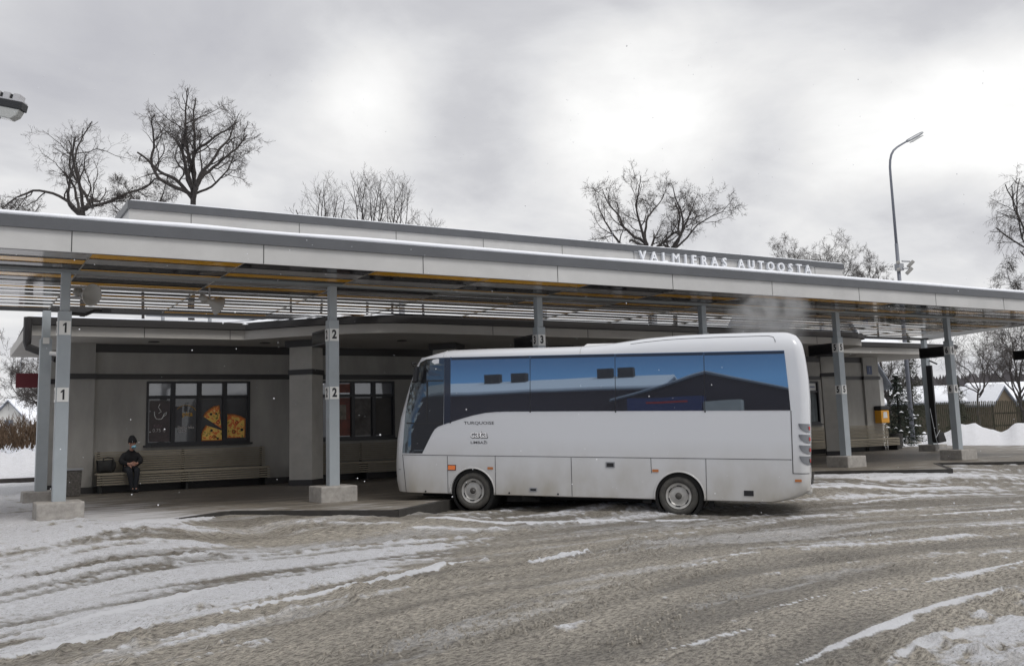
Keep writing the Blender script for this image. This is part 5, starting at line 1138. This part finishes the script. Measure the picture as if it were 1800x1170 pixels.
for i, (x, y, t, r_, lb) in enumerate(((51.0, 50.2, 13.6, 2.0, 'low bare crown just right of the roof sign tree'), (53.4, 48.6, 14.7, 2.2, 'bare tree behind the right end of the roof box'), (55.4, 47.4, 14.2, 2.1, 'dense bare crown above the right corner of the roof box'), (58.0, 46.0, 13.1, 1.6, 'small bare crown right of the roof box corner'))):
    tree('bare_tree', lb, (x, y, 0), t-4.0, .08, (x, y, t-r_*1.1), (r_*1.7, r_*1.2, r_*1.5), 7, 61+i, spread=(5, 80), kids=(7, 6, 4, 3), levels=4, trunk_top=(x, y, t-2.2*r_+.2), group='distant bare trees right of the roof box')
tree('birch_tree', 'tall birch with drooping twigs at the right edge of the photo', (49.4, 28.9, 0), 6.5, .07, (49.1, 29.0, 8.4), (2.5, 2.0, 6.0), 9, 71, step=.36, wander=.16, up=.02, levels=4, spread=(10, 65), ratio=.42, kids=(9, 8, 5, 3), droop=.20, trunk_top=(49.2, 29.0, 9.8), rt=.008, group='trees at the right edge', extra=(((49.2, 29.0, 6.5), (47.6, 29.9, 8.9), .04), ((49.2, 29.0, 9.8), (48.4, 28.6, 12.9), .04)))
tree('bare_tree', 'pale spreading bare tree behind the fence between post 6 and the photo edge', (65.0, 43.4, 0), 3.2, .07, (64.9, 43.4, 5.2), (3.9, 3.0, 3.7), 7, 81, wander=.26, spread=(5, 75), levels=3, kids=(9, 8, 6), trunk_top=(65, 43.4, 3.2), group='trees beyond the fence')
tree('bare_tree', 'dense bare tree behind the fence at the right edge', (57.0, 35.2, 0), 2.4, .08, (57.4, 35.0, 5.2), (3.3, 2.8, 3.9), 8, 85, wander=.26, spread=(5, 80), levels=4, kids=(8, 7, 5, 3), trunk_top=(57, 35.2, 2.6), group='trees beyond the fence')
tree('bare_tree', 'bare tree showing between the dark board post and post 6', (59.8, 47.0, 0), 2.8, .13, (59.8, 47, 4.9), (2.6, 2.2, 2.6), 7, 88, wander=.26, spread=(5, 75), levels=3, kids=(8, 8, 5), group='trees beyond the fence')
tree('bare_tree', 'bare tree showing right of the snowy spruce', (52.5, 44.5, 0), 3.2, .13, (52.4, 44.5, 4.7), (1.7, 1.6, 2.6), 7, 89, wander=.26, spread=(5, 75), levels=3, kids=(8, 8, 5), group='trees beyond the fence')
tree('bare_tree', 'snow dusted tree over the cottage at the far left', (7.9, 88, 0), 4.0, .08, (5.0, 88, 7.4), (5.2, 3, 4.4), 10, 93, wander=.28, spread=(5, 85), levels=4, kids=(8, 7, 5, 3), group='trees at the far left', rt=.013)
tree('bare_tree', 'tangled tree beyond the red sign at the far left', (8.0, 84, 0), 4.0, .13, (7.6, 84, 6.0), (3.5, 3, 4.0), 9, 96, wander=.28, spread=(5, 85), levels=4, kids=(7, 7, 5, 3), group='trees at the far left', rt=.013)
# shrubs in front of the cottage
for i, (x, y, rx, h) in enumerate(((1.5, 57, 2.2, 3.0), (3.6, 58, 2.2, 3.0), (5.6, 58, 2.0, 2.8), (7.6, 59, 2.2, 2.4))):
    sg_ = []; rn = random.Random(200+i)
    for q in range(2300):
        a = rn.random()*6.283; r = rx*math.sqrt(rn.random()); p = Vector((x+r*math.cos(a)*.9, y+r*math.sin(a)*.6, 0 if q % 3 == 0 else rn.random()*h*.7)); d = Vector((rn.gauss(0, .35), rn.gauss(0, .35), 1)).normalized(); ln = rn.uniform(.4, 1)*h*.55
        for s_ in range(3):
            q2 = p+d*ln/3
            if q2.z > h*math.sqrt(max(.02, 1-(r/rx)**2))*1.05: break
            sg_.append((*p, *q2, .014, .010)); p = q2; d = (d+Vector((rn.gauss(0, .2), rn.gauss(0, .2), .0))).normalized()
    r_ = empty('shrub', (x, y, 0), ['brown leafless shrub at the left photo edge', 'brown leafless shrub in front of the cottage', 'brown shrub left of the rear corner post', 'brown shrub hidden partly by the rear corner post'][i], 'shrub', 'brown shrubs at the far left')
    seg_mesh(sg_, 'branches', MT['brush'], r_)
# snow laden weeds in front of the shrubs
sg_ = []; rn = random.Random(77)
for q in range(1300):
    x = rn.uniform(.2, 8); y = rn.uniform(49, 52); p = Vector((x, y, rn.uniform(.4, .95))); d = Vector((rn.gauss(0, .5), rn.gauss(0, .5), 1)).normalized(); sg_.append((*p, *(p+d*rn.uniform(.15, .45)), .02, .010))
o = seg_mesh(sg_, 'snowy_weeds', MT['snow'], None); tag(o, 'snow covered weeds below the brown shrubs at far left', 'weeds', kind='stuff')
# ------------------------------------------------------------------ conifers
def conifer(name, label, base, h, rad, m, seed, snow=True, n=60, narrow=False):
    rn = random.Random(seed); base = Vector(base); r_ = empty(name, base, label, 'tree', 'evergreens by the white house'); seg_mesh([(*base, *(base+Vector((0, 0, h*.97))), .09, .02)], 'trunk', MT['bark'], r_)
    vs, fs, sv, sf = [], [], [], []
    lv = n
    for i in range(lv):
        t = i/lv; z = h*(.06+.94*t); R = rad*((1-t)**.85)*rn.uniform(.8, 1.1)+.04; nb = 9 if not narrow else 8
        for b in range(nb):
            a = rn.random()*6.283; L_ = R*rn.uniform(.75, 1.12); dr = -.25*L_ if not narrow else .5*L_
            for k in range(int(6+L_*9)):
                f = rn.uniform(.15, 1); p = base+Vector((math.cos(a)*L_*f, math.sin(a)*L_*f, z+dr*f+rn.gauss(0, .03)))+Vector((rn.gauss(0, .05), rn.gauss(0, .05), 0))
                s_ = rn.uniform(.05, .11); u_ = Vector((rn.gauss(0, 1), rn.gauss(0, 1), rn.gauss(0, .6))).normalized()*s_; w2 = Vector((rn.gauss(0, 1), rn.gauss(0, 1), rn.gauss(0, .6))).normalized()*s_*.45
                c = len(vs); vs += [p-u_, p+w2, p+u_]; fs.append((c, c+1, c+2))
            if snow and rn.random() < .08:
                p = base+Vector((math.cos(a)*L_*.85, math.sin(a)*L_*.85, z+dr*.85+.04)); s_ = rn.uniform(.05, .13); c = len(sv)
                sv += [p+Vector((s_*1.3*math.cos(q), s_*math.sin(q), -.02+rn.gauss(0, .012))) for q in np.arange(0, 6.2, 1.05)]+[p+Vector((0, 0, s_*.55))]
                sf += [(c+q, c+(q+1) % 6, c+6) for q in range(6)]
    mb = MB(); mb.add(vs, fs); put(r_, mb.build('crown', m))
    if sv: mb = MB(); mb.add(sv, sf); put(r_, mb.build('snow', MT['snow']))
conifer('spruce_tree', 'dark spruce flecked with snow right of the mailbox', (37.75, 29.2, 0), 3.35, 1.05, MT['needles'], 5, n=46)
conifer('thuja_tree', 'tall dark evergreen behind the snowy spruce', (42.9, 32.3, 0), 5.6, 1.1, MT['thuja'], 6, snow=False, n=60, narrow=True)
conifer('thuja_tree', 'narrow evergreen column beside the dark board post', (48.9, 33.9, 0), 3.4, .7, MT['thuja'], 8, snow=False, n=40, narrow=True)
conifer('thuja_tree', 'low evergreen at the foot of the street lamp', (41.5, 31.3, 0), 1.9, .7, MT['thuja'], 9, snow=True, n=26)
# ------------------------------------------------------------------ houses, fence, far forest
def house(name, label, c, ang, ln, wd, wh, rh, wall, over=.3, win=(), chim=None, gw=None, snowt=.14, cat='house'):
    c = Vector((*c, 0)); ex = Vector((math.cos(ang), math.sin(ang), 0)); ey = Vector((-ex.y, ex.x, 0)); th = K(name, c, label, cat); Z = Vector((0, 0, 1))
    P = lambda a, b, z: c+ex*a+ey*b+Z*z
    mb = MB(); poly = [P(-ln/2, -wd/2, 0), P(-ln/2, wd/2, 0), P(-ln/2, wd/2, wh), P(-ln/2, 0, rh), P(-ln/2, -wd/2, wh)]; mb.extr(poly, ex*ln); th.part(mb, 'wall', wall)
    mb = MB(); ms = MB(); sl = (rh-wh)/(wd/2)
    for s_ in (-1, 1):
        e_ = wd/2+over; q = [P(-ln/2-over, 0, rh+.02), P(-ln/2-over, s_*e_, rh+.02-sl*e_), P(-ln/2-over, s_*e_, rh+.12-sl*e_), P(-ln/2-over, 0, rh+.14)]; mb.extr(q, ex*(ln+2*over))
        q = [P(-ln/2-over+.05, 0, rh+.145), P(-ln/2-over+.05, s_*(e_-.05), rh+.125-sl*e_), P(-ln/2-over+.05, s_*(e_-.05), rh+.125+snowt-sl*e_), P(-ln/2-over+.05, 0, rh+.16+snowt)]
        if snowt: ms.extr(q, ex*(ln+2*over-.1))
    rf = th.part(mb, 'roof', MT['metalroof']);
    if snowt: th.part(ms, 'roof_snow', MT['snow'])
    for (a, z, w_, h_, sd_) in win:
        mb = MB(); y_ = sd_*(wd/2); o_ = P(a-w_/2, y_, z)-ey*.02 if sd_ < 0 else P(a-w_/2, y_, z)
        if sd_ in (-1, 1): mb.obox(P(a-w_/2, y_+sd_*.0, z)-ey*(.03 if sd_ < 0 else -.0), ex*w_, ey*.03, Z*h_)
        else: mb.obox(P(-ln/2-.03 if sd_ == -2 else ln/2, a-w_/2, z), ex*.03, ey*w_, Z*h_)
        th.part(mb, 'window', MT['pane_up'])
    if chim: mb = MB(); mb.obox(P(chim[0]-.3, chim[1]-.3, rh-.5), ex*.6, ey*.6, Z*(chim[2]+.5)); th.part(mb, 'chimney', MT['bark'])
    return th
RA_ = math.atan2(-.51, .86)
house('cottage', 'small white cottage with snowy roof at the far left', (8.1, 127.2), RA_+math.pi/2+.05, 7, 5.6, 3.3, 6.2, MT['plaster'], .5, win=((0, 3.2, 1.0, .9, -2), (-.0, 3.2, 1.0, .9, 2)))
house('white_house', 'white house with steep grey metal roof behind the spruce', (38.9, 37.2), RA_+math.pi/2+.15, 9, 6.4, 3.25, 8.6, MT['plaster'], .35, snowt=0, win=((1.5, 1.2, .9, 1.1, -2),))
house('shed', 'low barn with snow covered roof between dark board post and post 6', (64.8, 50.6), RA_, 9.0, 5, 2.35, 3.45, MT['fencew'], .3, cat='shed')
house('shed', 'small brown gabled shed beside post 6 behind the fence', (69.8, 46.4), RA_+math.pi/2+.5, 4, 2.6, 2.1, 3.35, mat('tan_boards', (.12, .095, .065), .9), .2, cat='shed')
house('shed', 'long barn with snow covered roof at the right edge behind the fence', (79.0, 46.6), RA_, 12.5, 5, 2.5, 3.7, MT['fencew'], .3, cat='shed')
A0 = Vector((43.3, 38.6, 0)); A1 = Vector((66, 34.2, 0)); dF = (A1-A0); nF = dF.normalized(); th = K('picket_fence', (54, 36.5, 0), 'long weathered picket fence behind the snow bank at right', 'fence')
mb = MB(); rn = random.Random(5); L_ = dF.length; i = 0; q = 0.0
while q < L_:
    p = A0+nF*q; h = (1.45 if q < 8.2 else 2.15)+rn.uniform(-.03, .03); mb.obox(p+Vector((0, 0, .25)), nF*.075, Vector((-nF.y, nF.x, 0))*.02, Vector((rn.uniform(-.01, .01), 0, h-.25))); q += .15 if q > 8.2 else .085
th.part(mb, 'pickets', MT['fencew'])
for z_ in (.6, 1.35): mb = MB(); mb.obox(A0+Vector((0, .03, z_)), dF, (0, .04, 0), (0, 0, .09)); th.part(mb, 'rail', MT['fencew'])
for i in range(10): mb = MB(); p = A0+dF*(i+.5)/10; mb.box(p.x-.06, p.y+.07, 0, p.x+.06, p.y+.19, 1.9); th.part(mb, 'fence_post', MT['fencew'])
mb = MB(); mb.obox((-14, 38.3, -.05), (19, -1.53, 0), (0, .25, 0), (0, 0, .20)); tag(mb.build('low_kerb_wall', MT['bark']), 'low dark wall edge across the snow at the far left', 'wall')
# far forest: jagged band with depth
rn = random.Random(9); vs, fs = [], []
for i in range(2600):
    t = rn.random(); bx_ = Vector((95, 118, 0)).lerp(Vector((175, 60, 0)), t)+Vector((rn.uniform(-8, 8), rn.uniform(-8, 8), 0)); h = 6.2+2.2*vnoise(np.array([t*24.]), np.array([.3]), 5)[0]+rn.uniform(-1, .6); w_ = rn.uniform(.6, 1.6); c = len(vs); a = rn.random()*3
    dx, dy = math.cos(a)*w_, math.sin(a)*w_
    vs += [bx_+Vector((-dx, -dy, 0)), bx_+Vector((dx, dy, 0)), bx_+Vector((dx*.8, dy*.8, h*.7)), bx_+Vector((0, 0, h)), bx_+Vector((-dx*.8, -dy*.8, h*.75))]; fs.append((c, c+1, c+2, c+3, c+4))
mb = MB(); mb.add(vs, fs); tag(mb.build('far_forest', MT['forest']), 'grey line of far-off woods on the horizon at right', 'forest', kind='stuff')
# ------------------------------------------------------------------ what the bus windows mirror: the yard opposite the station
BE = Vector((.67, -.742, 0)).normalized(); BN = Vector((-.742, -.67, 0)).normalized(); BG = Vector((8.55, 16.09, 0))
W_ = lambda a, b, z: BG+BE*a+BN*b+Vector((0, 0, z))
aW = math.atan2(BE.y, BE.x)
c = W_(-22, 51.5, 0); house('warehouse', 'long warehouse with snowy roof opposite the station, mirrored in the bus windows', (c.x, c.y), aW, 36, 11, 3.75, 4.55, MT['wareh'], .5, chim=None, cat='warehouse')
for a in (-17.0, -14.9, -8.4, -6.9):
    q = MB(); q.obox(W_(a-.5, 50.5, 4.65), BE*(1.1), BN*.8, (0, 0, .72)); tag(q.build('roof_vent', MT['bark']), 'roof vent on the opposite warehouse, mirrored in the bus windows', 'vent', 'vents on the opposite warehouse roof')
c = W_(-.6, 49.5, 0); house('warehouse', 'dark gabled warehouse opposite the station, mirrored in the bus windows', (c.x, c.y), aW+math.pi/2, 9.5, 11.8, 2.95, 4.42, MT['wareh'], .3, snowt=.05, win=((.8, 3.3, 1.2, .4, -2),), cat='warehouse')
c = W_(14, 51, 0); house('warehouse', 'low warehouse beyond the gabled one, mirrored at the rear bus window', (c.x, c.y), aW, 16, 9, 2.9, 3.45, MT['wareh'], .4, cat='warehouse')
th = K('truck', W_(-2, 42, 0), 'blue truck opposite the station, mirrored in the bus windows', 'truck')
q = MB(); q.obox(W_(-5.2, 42, .9), BE*4.6, BN*2.3, (0, 0, 2.1)); th.part(q, 'cargo_box', MT['truckb']); q = MB(); q.obox(W_(-.5, 42, .5), BE*2.2, BN*2.3, (0, 0, 2.15)); th.part(q, 'cab', MT['plaster'])
q = MB(); q.obox(W_(-4.0, 41.99, 2.62), BE*2.6, -BN*.02, (0, 0, .12)); th.part(q, 'stripe', MT['redl'])
for a in (-4.3, -3.2, .8): q = MB(); q.lathe([(0, 0), (.5, 0), (.5, .3), (0, .3)], W_(a, 41.9, .5), BN, 20); th.part(q, 'wheel', MT['tyre'])
# ------------------------------------------------------------------ exhaust haze and snowflakes
mb = MB(); mb.box(-1.1, -.7, -.7, 1.1, .7, .9); ex_ = mb.build('exhaust_smoke', []) if False else None
me = bpy.data.meshes.new('exhaust_smoke'); bm = bmesh.new(); bmesh.ops.create_icosphere(bm, subdivisions=3, radius=1); bm.to_mesh(me); bm.free()
ex_ = bpy.data.objects.new('exhaust_smoke', me); COL.objects.link(ex_); ex_.location = (13.55, 13.2, 3.2); ex_.scale = (.95, .8, .85)
tag(ex_, 'thin grey exhaust smoke rising behind the bus roof at its rear', 'smoke', kind='stuff')
m = bpy.data.materials.new('smoke'); m.use_nodes = True; t = m.node_tree; t.nodes.remove(t.nodes['Principled BSDF']); pv = t.nodes.new('ShaderNodeVolumePrincipled'); pv.inputs['Color'].default_value = (.95, .95, .96, 1); pv.inputs['Anisotropy'].default_value = .2
tc = t.nodes.new('ShaderNodeTexCoord'); no = t.nodes.new('ShaderNodeTexNoise'); no.inputs['Scale'].default_value = 1.7; no.inputs['Detail'].default_value = 4; no.inputs['Distortion'].default_value = .6; t.links.new(tc.outputs['Object'], no.inputs['Vector'])
ln_ = t.nodes.new('ShaderNodeVectorMath'); ln_.operation = 'LENGTH'; t.links.new(tc.outputs['Object'], ln_.inputs[0])
fa_ = t.nodes.new('ShaderNodeMapRange'); fa_.inputs[1].default_value = 1.0; fa_.inputs[2].default_value = .0; t.links.new(ln_.outputs['Value'], fa_.inputs[0])
nr_ = t.nodes.new('ShaderNodeMapRange'); nr_.inputs[1].default_value = .42; nr_.inputs[2].default_value = .75; nr_.inputs[4].default_value = 6.0; t.links.new(no.outputs[0], nr_.inputs[0])
mu = t.nodes.new('ShaderNodeMath'); mu.operation = 'MULTIPLY'; t.links.new(fa_.outputs[0], mu.inputs[0]); t.links.new(nr_.outputs[0], mu.inputs[1]); t.links.new(mu.outputs[0], pv.inputs['Density']); t.links.new(pv.outputs[0], t.nodes['Material Output'].inputs['Volume']); me.materials.append(m)
rn = random.Random(12); mb = MB()
for i in range(420):
    D = rn.uniform(3.5, 19); px = rn.uniform(-.56, .56)*D; pz = rn.uniform(-.16, .42)*D; p = Vector((0, 0, EYE))+Rv*px+Vector((Fv.x, Fv.y, 0)).normalized()*D+Vector((0, 0, pz)); r = rn.uniform(.0022, .0060)*(.6+.4*D/10)
    if p.z < .1: continue
    mb.add([p+Vector((r, 0, 0)), p-Vector((r, 0, 0)), p+Vector((0, r, 0)), p-Vector((0, r, 0)), p+Vector((0, 0, r)), p-Vector((0, 0, r))], [(0, 2, 4), (2, 1, 4), (1, 3, 4), (3, 0, 4), (2, 0, 5), (1, 2, 5), (3, 1, 5), (0, 3, 5)])
tag(mb.build('snowflakes', MT['snow']), 'sparse snowflakes drifting in the air', 'snowflakes', kind='stuff')
# lumps of slush and ice chunks on the road
rn = random.Random(21); mb = MB(); mw = MB()
def lump(mb, x, y, z, r):
    o = len(mb.v); n1, n2 = 5, 7; vs = [(x, y, z+r*.8)]
    for i in range(1, n1):
        a = math.pi/2*i/(n1-1)
        for j in range(n2): q = 2*math.pi*j/n2; rr = r*rn.uniform(.7, 1.2); vs.append((x+rr*math.sin(a)*math.cos(q)*1.2, y+rr*math.sin(a)*math.sin(q), z+r*.75*math.cos(a)*rn.uniform(.7, 1.2)-(.02 if i == n1-1 else 0)))
    fs = [(0, 1+j, 1+(j+1) % n2) for j in range(n2)]+[(1+(i-1)*n2+j, 1+i*n2+j, 1+i*n2+(j+1) % n2, 1+(i-1)*n2+(j+1) % n2) for i in range(1, n1-1) for j in range(n2)]
    mb.add(vs, fs)
for (pts, n_) in ((((3.4, 6.73), (4.76, 7.21), (6.34, 8.1), (7.88, 8.38)), 190), (((2.35, 6.77), (3.7, 7.3), (5.33, 8.07), (7.12, 8.48)), 150), (((4.3, 5.9), (5.6, 6.7), (7.0, 7.4)), 90), (((3.0, 8.6), (5.0, 9.6), (8.0, 10.5)), 90)):
    for i in range(n_*3):
        t = rn.random()*(len(pts)-1); k = int(t); f = t-k; x = pts[k][0]*(1-f)+pts[k+1][0]*f+rn.gauss(0, .12); y = pts[k][1]*(1-f)+pts[k+1][1]*f+rn.gauss(0, .12); lump(mb, x, y, -.30, rn.uniform(.003, .011))
for i in range(200): lump(mb, rn.uniform(1, 12), rn.uniform(5.5, 12.5), -.31, rn.uniform(.004, .013))
tag(mb.build('slush_lumps', mat('slush_brown', (.34, .315, .275), .7, var=.35, vscale=30, bump=.4)), 'brown crumbs of frozen slush along the tyre tracks', 'slush', kind='stuff')
